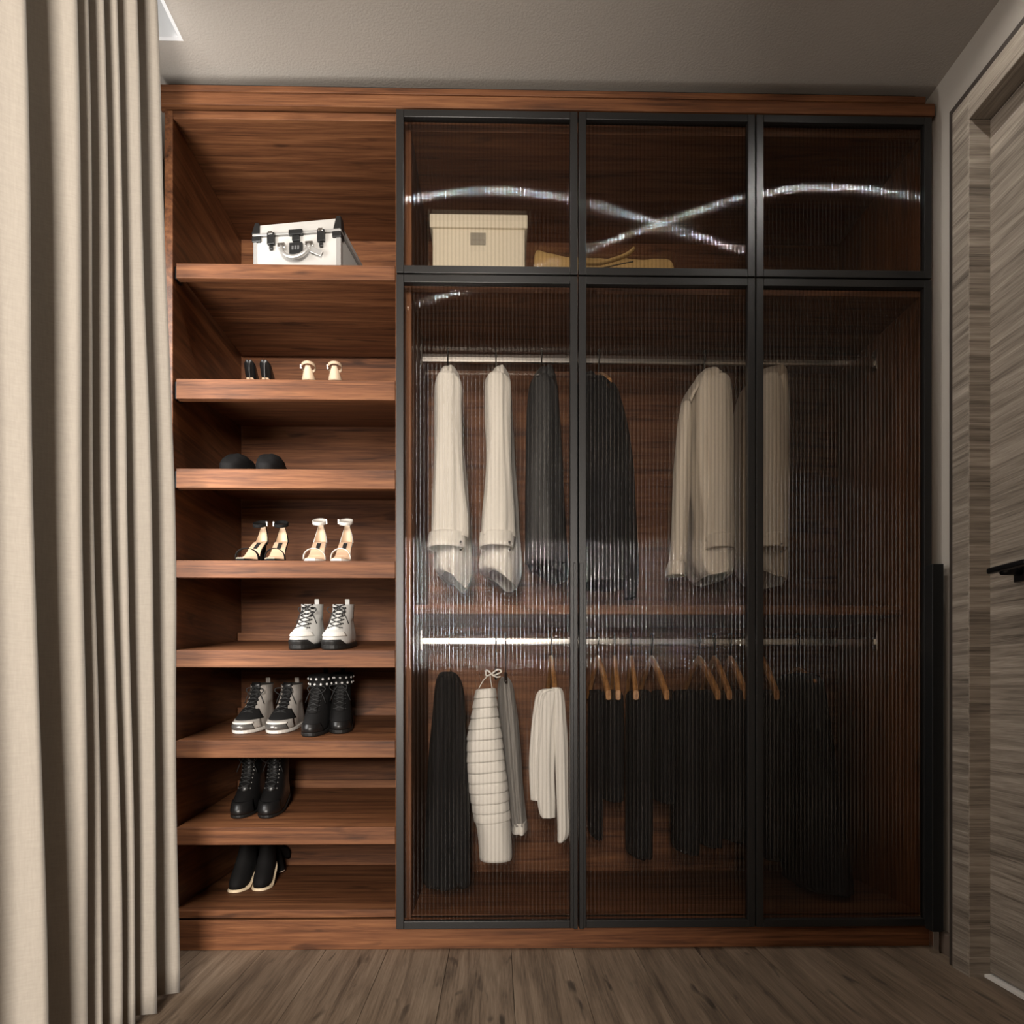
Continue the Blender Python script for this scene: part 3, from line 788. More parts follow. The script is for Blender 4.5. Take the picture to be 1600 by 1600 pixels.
boot('black suede boot with pearl studded collar, nearer of its pair', 'pearl studded boots', TB, 482, 2.318, 6, math.radians(-2), .95)
boot('black suede boot with pearl studded collar, nearer the glass doors', 'pearl studded boots', TB, 529, 2.375, 6, math.radians(7), .95, -1)
K_lace = [(0, -.140, .112, .040), (.010, -.142, .114, .041), (.024, -.130, .113, .040), (.038, -.100, .112, .038), (.055, -.066, .110, .035), (.075, -.040, .107, .033), (.100, -.022, .106, .033), (.135, -.012, .108, .034), (.170, -.010, .112, .036), (.19, -.009, .113, .037)]
LB = dict(sole=.010, solemat=S_sole, uppermat=S_black, tonguemat=S_black, keys=K_lace, lace=(.050, .150), nlace=9, heel=.030, eyelet=S_pewter, liningmat=S_stocking, soleoff=.003,
          patches=[('toe_cap', S_black, .001, .030, 1.15, .95, .002)])
boot('black leather lace-up boot on the seventh shelf, nearer the curtain', 'black lace-up boots', LB, 370, 2.360, 7, math.radians(0), .96)
boot('black leather lace-up boot on the seventh shelf, right of its twin', 'black lace-up boots', LB, 414, 2.360, 7, math.radians(2), .96, -1)

def chelsea(label, group, px, toeY, shelf, rotz, scale=1.0, sole=S_cream, roll=0.0, H=.21):
    o = thing('heeled_boot', label, 'boot', group=group)
    keys = [(0, -.105, .085, .034), (.010, -.107, .087, .035), (.024, -.092, .087, .034), (.042, -.058, .086, .030), (.065, -.026, .084, .026), (.095, -.008, .083, .023), (.14, -.004, .080, .021), (H, -.004, .080, .021)]
    hl = .065
    lift = lambda y: hl * max(0.0, min(1.0, (y + .05) / .11)) ** 1.3
    rings = []
    for j in range(21):
        z = H * j / 20; a, b, w = keyed(keys, z); k = min(1, z / .08)
        rings.append([(x_, y_, z_ + lift(y_) * (1 - k) + hl * k * .85) for x_, y_, z_ in foot_ring(z + .010, a, b, w, 32)])
    MB().loft(rings, cap1=False).build('upper', S_suede, o, smooth=True)
    top = rings[-1]; cy_ = .044
    MB().loft([top, [(p[0] * .85, lerp(p[1], cy_, .12), p[2] - .002) for p in top], [(p[0] * .8, lerp(p[1], cy_, .14), p[2] - .05) for p in top]], cap0=False).build('lining', S_lining, o)
    f = lambda z, off: [(x_, y_, z_ + lift(y_)) for x_, y_, z_ in foot_ring(z, -.107, .087, .037, 32, off=off)]
    MB().loft([f(0, .000), f(.001, .003), f(.0045, .003), f(.010, -.001)]).build('sole', sole, o, smooth=False)
    MB().loft([foot_ring(0, .036, .084, .023, 20), foot_ring(hl * .9, .030, .090, .029, 20)]).build('heel', sole if sole is S_cream else S_suede, o, smooth=False)
    o.scale = (scale,) * 3
    put_shoe(o, px, toeY, shelf, .107 * scale, rotz)
    return o
chelsea('black suede heeled boot with cream sole, nearer the curtain', 'black boots with cream soles', 364, 2.455, 0, math.radians(-3), .9)
chelsea('black suede heeled boot with cream sole, right of its twin', 'black boots with cream soles', 404, 2.475, 0, math.radians(4), .9)

def tall_heel(label, px, Y, dz, tilt):
    """a slim black court shoe that hangs nose-up against the back stop: only its block heel and sole show"""
    o = thing('block_heel_shoe', label, 'shoe', group='black block heel shoes behind')
    MB().loft([foot_ring(0.0, -.018, .018, .016, 16), foot_ring(.09, -.028, .026, .021, 16)]).build('heel', S_suede, o, bevel=.001)
    MB().loft([foot_ring(.0, -.017, .017, .015, 16), foot_ring(-.003, -.017, .017, .015, 16)]).build('heel_tip', S_stocking, o)
    rings = []
    for j in range(12):
        s = j / 11; y = lerp(.028, -.11, s); z = .09 - .02 * s - .045 * s * s; w = keyed([(0, .022), (.3, .026), (.75, .034), (1, .012)], s)[0]; h = keyed([(0, .055), (.25, .05), (.5, .02), (.8, .03), (1, .008)], s)[0]
        rings.append([(w * math.cos(a), y, z + (h * math.sin(a) if math.sin(a) > 0 else .006 * math.sin(a))) for a in [2 * PI * k / 14 for k in range(14)]])
    MB().loft(rings).build('upper', S_suede, o, smooth=True)
    o.scale = (.72, 1, 1)
    o.location = (PX(px, Y), Y, shelf_top(0, Y) + dz)
    o.rotation_euler = (0, math.radians(tilt), PI)
tall_heel('black block heel shoe behind the cream-soled boots, nearer them', 415, 2.715, .008, 16)
tall_heel('black block heel shoe behind the cream-soled boots, farther right', 440, 2.735, .008, 16)

def pump(label, group, mat, px, toeY, shelf, rotz, heelback=False, strap=False, scale=1.0, H=.10, name='court_shoe'):
    """closed court shoe on a stiletto heel"""
    o = thing(name, label, 'shoe', group=group)
    rings = []; n = 20
    L0, L1 = -.115, .105
    for j in range(25):
        s = j / 24; y = lerp(L0, L1, s)
        zb = keyed([(0, .003), (.30, .002), (.45, .016), (.62, .052), (.82, H - .012), (1, H)], s)[0]
        w = keyed([(0, .004), (.06, .016), (.2, .032), (.34, .038), (.55, .029), (.8, .027), (.94, .024), (1, .010)], s)[0]
        h = keyed([(0, .010), (.12, .030), (.26, .040), (.34, .034), (.5, .020), (.7, .026), (.9, .052), (1, .058)], s)[0]
        ring = []
        for k in range(n + 1):
            a = PI * (-.02 + 1.04 * k / n)
            fill = 1.0 if s < .30 else 0.0
            ring.append((w * math.cos(a), y, zb + h * (math.sin(a) ** .7 if s < .30 and math.sin(a) > 0 else 0)))
        if s >= .30:
            ring = []
            for k in range(n + 1):
                q = -1 + 2 * k / n
                ring.append((w * q, y, zb + h * abs(q) ** (5 if s < .86 else max(0.02, 5 * (1 - (s - .86) / .10)))))
        rings.append(ring)
    MB().loft(rings, closed=False).build('upper', mat, o, smooth=True, solid=.003)
    ins = []
    for j in range(14):
        s = lerp(.30, .97, j / 13); y = lerp(L0, L1, s)
        zb = keyed([(0, .003), (.30, .002), (.45, .016), (.62, .052), (.82, H - .012), (1, H)], s)[0] + .004
        w = keyed([(0, .004), (.06, .016), (.2, .032), (.34, .038), (.55, .029), (.8, .027), (.94, .024), (1, .010)], s)[0] * .80
        ins.append([(w * q, y, zb) for q in (-1, -.5, 0, .5, 1)])
    MB().loft(ins, closed=False).build('insole', S_insole, o, smooth=True, solid=.002)
    MB().loft([foot_ring(0, .082, .094, .006, 12), foot_ring(H * .5, .078, .096, .007, 12), foot_ring(H - .006, .062, .104, .017, 12)]).build('heel', mat, o, smooth=True)
    if strap:
        pts = [(.030 * math.sin(a), .072 + .034 * math.cos(a), H + .062 + .006 * math.cos(a)) for a in [2 * PI * k / 24 for k in range(24)]]
        MB().tube(pts, .0065, 8, closed=True, flat=.35).build('ankle_strap', mat, o, smooth=True)
    o.scale = (scale,) * 3
    o.scale = (scale * .72, scale, scale)
    put_shoe(o, px, toeY, shelf, .115 * scale, rotz)
    if heelback:
        pass
    return o
# shelf 2: heels turned to the back wall, only their tops show over the shelf
def put_back(o, px, Y, shelf, rotz):
    rotz = rotz
    o.location = (PX(px, Y), Y, shelf_top(shelf, Y) + .0008)
    o.rotation_euler = (Matrix.Rotation(shelf_tilt(shelf), 3, 'X') @ Matrix.Rotation(rotz, 3, 'Z')).to_euler()
put_back(pump('pointed black court shoe on the second shelf, nearer the curtain', 'black court shoes', S_black, 397, 2.3, 2, 0, H=.070), 400, 2.62, 2, math.radians(188))
put_back(pump('pointed black court shoe on the second shelf, beside the nude heels', 'black court shoes', S_black, 422, 2.3, 2, 0, H=.070), 426, 2.62, 2, math.radians(184))

def sandal(label, group, strapmat, px, toeY, shelf, rotz, H=.085, top=.150, scale=1.0, mirror=1, outer=None):
    o = thing('ankle_strap_sandal', label, 'sandal', group=group)
    L0, L1 = -.112, .100
    zk = [(0, .008), (.32, .007), (.45, .018), (.62, .047), (.82, H - .006), (1, H)]
    wk = [(0, .012), (.06, .026), (.2, .037), (.34, .038), (.55, .027), (.8, .026), (.94, .022), (1, .008)]
    def sole(z0, z1, k):
        rs = []
        for j in range(25):
            s = j / 24; y = lerp(L0, L1, s); z = keyed(zk, s)[0]; w = keyed(wk, s)[0] * k
            rs.append([(-w, y, z + z0), (w, y, z + z0), (w, y, z + z1), (-w, y, z + z1)])
        return MB().loft(rs)
    sole(-.007, -.001, 1.0).build('sole', outer or strapmat, o, smooth=False)
    ins = sole(-.0008, .002, .94).build('insole', S_insole, o, smooth=False)
    s = .72; y = lerp(L0, L1, s); z = keyed(zk, s)[0]
    rs = []
    for q in (.60, .66, .72, .78):
        rs.append([(-.0075, lerp(L0, L1, q), keyed(zk, q)[0] + .0032), (.0075, lerp(L0, L1, q), keyed(zk, q)[0] + .0032)])
    MB().loft(rs, closed=False).build('maker_label', S_lace, ins, solid=.001)
    MB().loft([foot_ring(0, .072, .090, .009, 14), foot_ring(H * .5, .066, .094, .012, 14), foot_ring(H - .006, .052, .099, .018, 14)]).build('heel', outer or strapmat, o, smooth=True)
    # toe strap
    rows = []
    for dy in (-.008, .008):
        rows.append([(.039 * math.cos(a), -.055 + dy + .010 * math.cos(a), .008 + .034 * math.sin(a) ** .8) for a in [PI * k / 20 for k in range(21)]])
    MB().loft(rows, closed=False).build('toe_strap', strapmat, o, smooth=True, solid=.0025)
    # heel counter rising to the ankle strap
    rows = []
    for j in range(9):
        s = j / 8; z = lerp(H - .004, top, s); half = lerp(1.55, .34, s ** .7); r = lerp(.026, .024, s); cy = lerp(.072, .078, s)
        rows.append([(r * math.sin(lerp(-half, half, k / 12)), cy + (r + .004) * math.cos(lerp(-half, half, k / 12)), z) for k in range(13)])
    MB().loft(rows, closed=False).build('heel_counter', outer or strapmat, o, smooth=True, solid=.003)
    rows2 = [[(x_ * .88, lerp(y_, .07, .12), z_ + .001) for x_, y_, z_ in r] for r in rows]
    MB().loft(rows2, closed=False).build('counter_lining', S_nude, o, smooth=True)
    pts = [(.027 * math.sin(a), .074 + .031 * math.cos(a), top + .002 + .010 * math.cos(a)) for a in [2 * PI * k / 28 for k in range(28)]]
    rows = [[(x_, y_, z_ + dz) for x_, y_, z_ in pts] for dz in (-.0055, .0055)]
    MB().loft(rows, closed=True, cap0=False, cap1=False).build('ankle_strap', strapmat, o, smooth=True, solid=.0022)
    MB().box(.024, .031, .066, .078, top - .006, top + .010).build('buckle', M_chrome, o, bevel=.001)
    o.scale = (scale * mirror * .82, scale, scale)
    put_shoe(o, px, toeY, shelf, .112 * scale, rotz)
    return o
sandal('black ankle-strap sandal with tan insole, nearer the curtain', 'black sandals', S_suede, 376, 2.285, 4, math.radians(-2), H=.075, top=.128, mirror=1)
sandal('black ankle-strap sandal with tan insole, beside the white sandals', 'black sandals', S_suede, 424, 2.285, 4, math.radians(6), H=.075, top=.128, mirror=-1)
sandal('white ankle-strap sandal with tan insole, beside the black sandals', 'white sandals', S_whiter, 487, 2.285, 4, math.radians(5), H=.075, top=.136, mirror=1)
sandal('white ankle-strap sandal with tan insole, nearest the glass doors', 'white sandals', S_whiter, 528, 2.285, 4, math.radians(3), H=.075, top=.136, mirror=-1)
for px, lb in ((487, 'nude strappy heel on the second shelf, beside the black court shoes'), (527, 'nude strappy heel on the second shelf, nearest the glass doors')):
    s_ = sandal(lb, 'nude strappy heels', S_nude, px, 2.3, 2, 0, H=.080, top=.128, outer=S_nude)
    s_.scale = (.86, .86, .86); put_back(s_, px, 2.60, 2, math.radians(188))

def mule(label, px, Y, shelf, rotz):
    o = thing('flat_mule', label, 'shoe', group='black flat mules')
    rings = []
    for j in range(17):
        z = .060 * j / 16
        a, b, w = keyed([(0, -.125, .115, .043), (.02, -.122, .112, .044), (.038, -.095, .055, .042), (.052, -.065, .01, .034), (.060, -.045, -.01, .020)], z)
        rings.append([(x_, y_, z_ + .006 * mnoise.noise(Vector((x_ * 40, y_ * 40, 2)))) for x_, y_, z_ in foot_ring(z + .018, a, b, w, 30)])
    MB().loft(rings).build('upper', S_suede, o, smooth=True)
    MB().loft([foot_ring(0, -.125, .115, .043, 30, off=.001), foot_ring(.018, -.125, .115, .043, 30, off=.003)]).build('sole', S_sole, o, bevel=.002)
    put_back(o, px, Y, shelf, rotz)
mule('black suede mule on the third shelf, nearer the curtain', 378, 2.50, 3, math.radians(-4))
mule('black suede mule on the third shelf, right of its twin', 427, 2.50, 3, math.radians(4))

# ------------------------------------------------------------------ clothes
def outline_loft(rows, Yc, bkeys, n=44, folds=(), per=5, seed=0.0, amp=.05, ox=0, oz=0, oy=0, pw_=1.0):
    """rows = (v, u_left, u_right) of the outline seen at depth Yc; bkeys = (share, half depth)"""
    rs = crom(rows, per); out = []; m = len(rs)
    for i, (v, ul, ur) in enumerate(rs):
        s = i / (m - 1); b = keyed(bkeys, s)[0]
        xa, z = P(ul, v, Yc); xb, _ = P(ur, v, Yc)
        k = min(1, s * 6)
        fo = [(kk, am * k, p0 + 1.3 * s) for kk, am, p0 in folds]
        out.append(ring2((xa + xb) / 2 - ox, -oy + Yc, z - oz, (xb - xa) / 2, b, n, fo, seed, amp * k, pw_))
    return out
FOLD = [(5, .045, .4), (9, .035, 1.1), (14, .020, 2.0)]

def hook(parent_thing, X, ztop_rod, znet, Y=YR):
    """wire hook over the rod; local coords of the hanger thing at (X, Y, 0)"""
    r = .017; zr = ztop_rod + .002
    pts = [(0, .020, zr - .016), (0, .020, zr)] + [(0, .020 * math.cos(a), zr + .012 * math.sin(a)) for a in [PI * k / 8 for k in range(1, 8)]] + [(0, -.020, zr), (0, -.018, zr - .02), (0, -.006, zr - .045), (0, 0, zr - .055), (0, 0, znet)]
    MB().tube(pts, .0022, 8).build('hook', M_wire, parent_thing, smooth=True)

def wooden_hanger(label, u_hook, u_end, zrod, rodtop, drop=.125, half=.215, group='honey wooden hangers on the lower rail', bar=True, yawlim=0.6):
    X = PX(u_hook, YR)
    ye = YR - half
    Xe = PX(u_end, ye)
    rot = math.atan2(Xe - X, half); rot = max(-yawlim, min(yawlim, rot))
    zt = zrod - .060
    o = thing('clothes_hanger', label, 'hanger', (X, YR, zt - drop), rot, group=group)
    zo = zt - drop
    h = bpy.data.objects
    r = .02
    zr = rodtop - zo + .0025
    pts = [(0, .022, zr - .012)] + [(0, .022 * math.cos(a), zr + .010 * math.sin(a)) for a in [PI * k / 10 for k in range(11)]] + [(0, -.020, zr - .018), (0, -.006, zr - .040), (0, 0, zr - .050), (0, 0, zt - zo - .004)]
    MB().tube(pts, .0022, 8).build('hook', M_wire, o, smooth=True)
    for s in (-1, 1):
        rings = []
        for j in range(10):
            q = j / 9; y = s * half * q; z = zt - zo - drop * (q ** 1.25); hh = lerp(.013, .016, q); ww = lerp(.007, .0085, q)
            rings.append([(ww * math.copysign(abs(math.cos(a)) ** .5, math.cos(a)), y, z + hh * math.copysign(abs(math.sin(a)) ** .5, math.sin(a))) for a in [2 * PI * k / 12 for k in range(12)]])
        MB().loft(rings).build('arm', M_hang, o, smooth=False, bevel=.001)
    return o, X, rot

def simple_hanger(label, u, rodtop, zneck, group, half=.19, drop=.06, rot=0.0, Y=YR, mat=None):
    X = PX(u, Y)
    o = thing('clothes_hanger', label, 'hanger', (X, Y, zneck - drop), rot, group=group)
    zo = zneck - drop; zr = rodtop - zo + .0025
    pts = [(0, .022, zr - .012)] + [(0, .022 * math.cos(a), zr + .010 * math.sin(a)) for a in [PI * k / 10 for k in range(11)]] + [(0, -.020, zr - .018), (0, -.006, zr - .040), (0, 0, zr - .050), (0, 0, drop)]
    MB().tube(pts, .0022, 8).build('hook', M_wire, o, smooth=True)
    for s in (-1, 1):
        MB().tube([(0, s * half * q, drop - drop * q ** 1.3) for q in [k / 8 for k in range(9)]], .0055, 8).build('arm', mat or M_hang, o, smooth=True)
    return o

ROD1T = ZR1 + .0175; ROD2T = ZR2 + .0155
def shirt(label, group, mat, sleeve, cuff, body, u_hook, seed, Ys=2.395, Yb=2.555, tailmat=None, buttons=True, sleeve_b=.040, hem_tape=True):
    X0 = PX(u_hook, YR)
    z0 = PZ(body[-1][0], Yb, u_hook)
    o = thing('shirt', label, 'shirt', (X0, YR, z0), group=group)
    br = outline_loft(body, Yb, [(0, .03), (.05, .10), (.13, .165), (1, .155)], 52, FOLD, 5, seed, .10, X0, z0, YR)
    m_ = len(br)
    for i_ in range(m_):        # the hem dips to one side
        q = max(0.0, (i_ / (m_ - 1) - .72) / .28)
        if q:
            xs = [p[0] for p in br[i_]]; c_ = (min(xs) + max(xs)) / 2; a_ = (max(xs) - min(xs)) / 2
            br[i_] = [(x_, y_, z_ + q * (-.022 * (x_ - c_) / a_ + .007 * math.cos(3.2 * (x_ - c_) / a_ + seed))) for x_, y_, z_ in br[i_]]
    MB().loft(br, cap0=True, cap1=False).build('body', tailmat or mat, o, smooth=True, solid=.0015)
    sr = outline_loft(sleeve, Ys, [(0, .012), (.05, .03), (.2, sleeve_b), (1, sleeve_b + .012)], 44, [(3, .05, .5), (6, .05, 2.1), (11, .03, .7)], 6, seed + 5, .12, X0, z0, YR)
    MB().loft(sr, cap0=True, cap1=False).build('sleeve', mat, o, smooth=True, solid=.0015)
    if cuff:
        cr_ = outline_loft(cuff, Ys - .004, [(0, sleeve_b + .013), (1, sleeve_b + .018)], 40, [(3, .03, .4)], 3, seed, .04, X0, z0, YR)
        co = MB().loft(cr_, cap0=False, cap1=False).build('cuff', mat, o, smooth=True, solid=.003)
        if buttons:
            v0 = cuff[0][0]; ur = cuff[0][2]
            for v in (v0 + 14, v0 + 26):
                xx, zz = P(ur - 7, v, Ys - sleeve_b - .012)
                MB().sphere((xx - X0, Ys - sleeve_b - .016 - YR, zz - z0), .004, 8, 6, (1, .4, 1)).build('button', S_sole, co, smooth=True)
    if hem_tape:
        pts = [Vector(p) for p in br[-1]]
        MB().tube(pts, .0022, 6, closed=True).build('hem', mat, o, smooth=True)
    return o
shirt('long white shirt hanging first from the shoe cabinet', 'pale shirts on the upper rail', M_cream,
      [(585, 692, 706), (588, 684, 713), (600, 679.5, 719), (640, 679, 718), (700, 679, 720), (760, 677, 724), (810, 674, 728), (840, 672, 728)],
      [(833, 671.5, 727), (846, 668.5, 726), (857, 667, 724)],
      [(588, 697, 712), (604, 688, 721), (650, 684, 721), (720, 686, 725), (800, 686, 731), (850, 682, 734), (885, 680, 736), (900, 683, 733), (910, 692, 728)], 700, 1.0)
shirt('long white shirt hanging second from the shoe cabinet', 'pale shirts on the upper rail', M_cream,
      [(585, 770, 784), (589, 761, 792), (601, 758, 796), (640, 758.5, 796), (700, 760, 797), (760, 757, 800), (810, 753, 803), (840, 751, 804)],
      [(833, 750.5, 803), (846, 749, 802), (856, 749, 800)],
      [(588, 774, 788), (604, 766, 797), (650, 763, 799), (720, 764, 803), (800, 764, 808), (850, 756, 811), (880, 750, 813), (898, 750, 811), (908, 764, 806)], 775, 8.0)
shirt('charcoal crinkled shirt hanging between the white shirt and the black jacket', None, M_charc,
      [(588, 838, 856), (594, 831, 863), (606, 827, 870), (640, 825, 872), (700, 823, 874), (760, 821, 877), (830, 820, 880), (880, 820, 883)],
      None,
      [(590, 840, 860), (606, 830, 869), (650, 828, 873), (720, 824, 876), (800, 822, 880), (860, 821, 884), (890, 828, 885), (898, 836, 884)], 846, 15.0, buttons=False, hem_tape=False)
# black jacket on a wooden hanger
def jacket():
    o, X, rot = wooden_hanger('honey wooden hanger inside the black jacket', 935, 952, ZR1, ROD1T, drop=.10, half=.19, group='hangers on the upper rail')
    X0 = PX(935, YR); Yb = 2.50
    body = [(590, 916, 938), (600, 905, 944), (620, 896, 957), (660, 892, 972), (720, 892, 984), (790, 894, 989), (850, 893, 991), (900, 900, 992), (915, 906, 992)]
    z0 = PZ(915, Yb, 940)
    j = thing('jacket', 'black jacket on a wooden hanger behind the door seam', 'jacket', (X0, YR, z0))
    br = outline_loft(body, Yb, [(0, .02), (.10, .05), (.25, .15), (1, .15)], 52, FOLD, 5, 22.0, .06, X0, z0, YR)
    MB().loft(br, cap1=False).build('body', M_blackc, j, smooth=True, solid=.002)
    sl_ = [(600, 944, 956), (620, 945, 968), (680, 954, 982), (760, 964, 990), (840, 970, 993), (900, 975, 994), (935, 977, 993)]
    sr = outline_loft(sl_, 2.42, [(0, .02), (.1, .045), (1, .045)], 40, [(3, .04, .5), (7, .03, 2.)], 5, 24.0, .08, X0, z0, YR)
    MB().loft(sr, cap1=False).build('sleeve', M_blackc, j, smooth=True, solid=.002)
    cr_ = outline_loft([(586, 914, 928), (596, 910, 932), (612, 908, 938)], 2.50, [(0, .03), (1, .04)], 30, (), 4, 3, 0, X0, z0, YR)
    MB().loft(cr_, cap0=False, cap1=False).build('collar', M_blackc, j, smooth=True, solid=.004)
jacket()
def shirt_open():
    X0 = PX(1100, YR); Yb = 2.52
    body = [(590, 1090, 1106), (600, 1082, 1116), (625, 1072, 1126), (680, 1066, 1134), (750, 1070, 1136), (820, 1077, 1138), (870, 1074, 1140), (895, 1082, 1138), (905, 1092, 1128)]
    z0 = PZ(905, Yb, 1100)
    o = thing('shirt', 'beige shirt seen half from the front with its sleeve hanging free', 'shirt', (X0, YR, z0), group='pale shirts on the upper rail')
    br = outline_loft(body, Yb, [(0, .03), (.06, .10), (.15, .14), (1, .15)], 60, [(5, .06, .4), (9, .05, 1.1), (14, .03, 2.0)], 5, 31.0, .14, X0, z0, YR)
    MB().loft(br, cap1=False).build('body', M_beige, o, smooth=True, solid=.0015)
    s1 = [(630, 1066, 1078), (660, 1060, 1080), (720, 1055, 1078), (780, 1052, 1076), (840, 1050, 1073), (880, 1047, 1070)]
    MB().loft(outline_loft(s1, 2.43, [(0, .02), (.1, .035), (1, .035)], 36, [(4, .06, .2), (8, .05, 1)], 5, 33.0, .12, X0, z0, YR), cap1=False).build('sleeve', M_beige, o, smooth=True, solid=.0015)
    MB().loft(outline_loft([(878, 1046, 1068), (890, 1043, 1069), (900, 1042, 1069)], 2.43, [(0, .036), (1, .04)], 30, [(5, .05, 0)], 3, 3, .05, X0, z0, YR), cap0=False, cap1=False).build('cuff', M_beige, o, smooth=True, solid=.003)
    s2 = [(588, 1118, 1132), (592, 1113, 1138), (604, 1110, 1141), (650, 1109, 1143), (720, 1110, 1144), (790, 1108, 1145), (845, 1106, 1146)]
    MB().loft(outline_loft(s2, 2.39, [(0, .012), (.06, .03), (1, .042)], 40, [(4, .06, .2), (8, .05, 1), (12, .03, 2)], 6, 35.0, .12, X0, z0, YR), cap1=False).build('sleeve', M_beige, o, smooth=True, solid=.0015)
    MB().loft(outline_loft([(836, 1106, 1146), (848, 1104.5, 1146), (858, 1104, 1145)], 2.386, [(0, .045), (1, .05)], 36, [(3, .03, 0)], 3, 3, .04, X0, z0, YR), cap0=False, cap1=False).build('cuff', M_beige, o, smooth=True, solid=.003)
    # stand collar falling open to the left
    pts = [P(u, v, 2.44) for u, v in crom([(1108, 590), (1096, 592), (1088, 604), (1080, 618), (1076, 628)], 4)]
    rows = [[(x_ - X0, 2.44 - YR + dy, z_ - z0 + dz) for x_, z_ in pts] for dy, dz in ((0, .0), (-.018, .006), (-.03, -.012))]
    MB().loft(rows, closed=False).build('collar', M_beige, o, smooth=True, solid=.003)
    MB().tube([Vector(p) for p in br[-1]], .0022, 6, closed=True).build('hem', M_beige, o, smooth=True)
shirt_open()
shirt('beige shirt hanging behind the double black stile of the right door', 'pale shirts on the upper rail', M_beige,
      [(587, 1196, 1211), (590, 1187, 1217), (602, 1183, 1220), (650, 1183, 1222), (720, 1183, 1225), (790, 1182, 1227), (845, 1180, 1228)],
      [(836, 1179, 1227), (848, 1178, 1228), (858, 1178, 1227)],
      [(590, 1176, 1206), (606, 1165, 1216), (650, 1156, 1221), (720, 1152, 1222), (800, 1150, 1223), (860, 1150, 1224), (890, 1156, 1222), (908, 1170, 1216)], 1190, 41.0)

# hangers inside the shirts on the upper rail
for u, nm in ((700, 'dark hook hanger inside the first white shirt'), (775, 'dark hook hanger inside the second white shirt'), (846, 'dark hook hanger inside the charcoal crinkled shirt'), (1100, 'dark hook hanger inside the half-front beige shirt'), (1190, 'dark hook hanger inside the beige shirt behind the stile')):
    simple_hanger(nm, u, ROD1T, PZ(592, YR, u), 'hangers on the upper rail', half=.13, drop=.05, mat=M_wire)

# lower rail -------------------------------------------------------
def garment(name, label, cat, mat, rows, Yc, b, u_hook, seed, group=None, folds=FOLD, amp=.06, cap1=False):
    X0 = PX(u_hook, YR); z0 = PZ(rows[-1][0], Yc, u_hook)
    o = thing(name, label, cat, (X0, YR, z0), group=group)
    r = outline_loft(rows, Yc, b, 52, folds, 5, seed, amp, X0, z0, YR)
    MB().loft(r, cap1=cap1).build('body', mat, o, smooth=True, solid=.0015)
    return o, X0, z0
o, X0, z0 = garment('coat', 'long black coat hanging first on the lower rail', 'coat', M_blackc,
        [(1050, 692, 708), (1056, 686, 715), (1075, 681, 722), (1120, 677, 725), (1180, 672, 722), (1260, 668, 724), (1340, 665, 726), (1372, 664, 728)], 2.52, [(0, .03), (.06, .12), (.2, .17), (1, .16)], 700, 50.0)
sr = outline_loft([(1060, 690, 712), (1080, 686, 722), (1150, 684, 728), (1250, 692, 732), (1340, 702, 734), (1384, 716, 733)], 2.42, [(0, .02), (.1, .04), (1, .04)], 36, [(3, .05, 0)], 5, 51., .08, X0, z0, YR)
MB().loft(sr, cap1=False).build('sleeve', M_blackc, o, smooth=True, solid=.0015)
simple_hanger('wooden hanger inside the long black coat', 702, ROD2T, PZ(1044, YR, 702), 'honey wooden hangers on the lower rail', half=.15, drop=.05)

def pleated():
    X0 = PX(775, YR); Yc = 2.40
    outline = [(1073, 744, 774), (1110, 738, 777), (1150, 730, 783), (1190, 728.5, 788), (1230, 733, 793), (1270, 739, 796), (1284, 742, 797)]
    z0 = PZ(1345, Yc, 775)
    o = thing('pleated_dress', 'white dress with horizontal pleats hanging on the lower rail', 'dress', (X0, YR, z0))
    bands = [1076, 1090, 1105, 1121, 1138, 1155, 1172, 1189, 1206, 1222, 1238, 1254, 1269, 1284]
    for i, (va, vb) in enumerate(zip(bands, bands[1:])):
        rows = []
        for q, gr in ((0, -2.2), (.10, .2), (.30, 1.5), (.85, 2.8), (1.0, 2.6), (1.02, -2.0)):
            v = lerp(va, vb, q); ul, ur = keyed(outline, v)
            rows.append((v + .55 * (q), ul - gr * .5, ur + gr * .5))
        rr = []
        for (v, ul, ur) in rows:
            xa, z = P(ul, v, Yc); xb, _ = P(ur, v, Yc)
            pts = ring2((xa + xb) / 2 - X0, Yc - YR + .05, z - z0, (xb - xa) / 2, .083 + (ur - ul - (keyed(outline, v)[1] - keyed(outline, v)[0])) * .0022, 44, [(4, .015, i * .7)], i * 1.7, .03, .75)
            rr.append([(x_, y_, z_ + .004 * (x_ - ((xa + xb) / 2 - X0)) / .05) for x_, y_, z_ in pts])
        MB().loft(rr, cap0=(i == 0), cap1=False).build('pleat', M_whitec, o, smooth=True)
    rows = [(1282, 742, 797), (1300, 746, 798), (1325, 748, 799.5), (1345, 749, 800)]
    MB().loft(outline_loft(rows, Yc, [(0, .085), (1, .08)], 44, [(4, .015, 1)], 4, 2., .03, X0, z0, YR + -.05, .75), cap1=False).build('skirt', M_whitec, o, smooth=True, solid=.0015)
    # straps and tied bow
    for u in (748, 769):
        pts = [P(a, b, Yc + .02) for a, b in crom([(u, 1076), (lerp(u, 764, .5), 1062), (766, 1054)], 4)]
        MB().tube([(x_ - X0, Yc + .02 - YR, z_ - z0) for x_, z_ in pts], .004, 8, flat=.4).build('strap', M_whitec, o, smooth=True)
    for cc in ([(768, 1053), (778, 1046), (783, 1050), (772, 1055), (768, 1053)], [(768, 1053), (760, 1047), (760, 1056), (768, 1053)], [(768, 1054), (776, 1058), (782, 1057)]):
        pts = [P(a, b, Yc + .01) for a, b in crom(cc, 4)]
        MB().tube([(x_ - X0, Yc + .01 - YR, z_ - z0) for x_, z_ in pts], .005, 8, flat=.5).build('bow', M_whitec, o, smooth=True)
pleated()
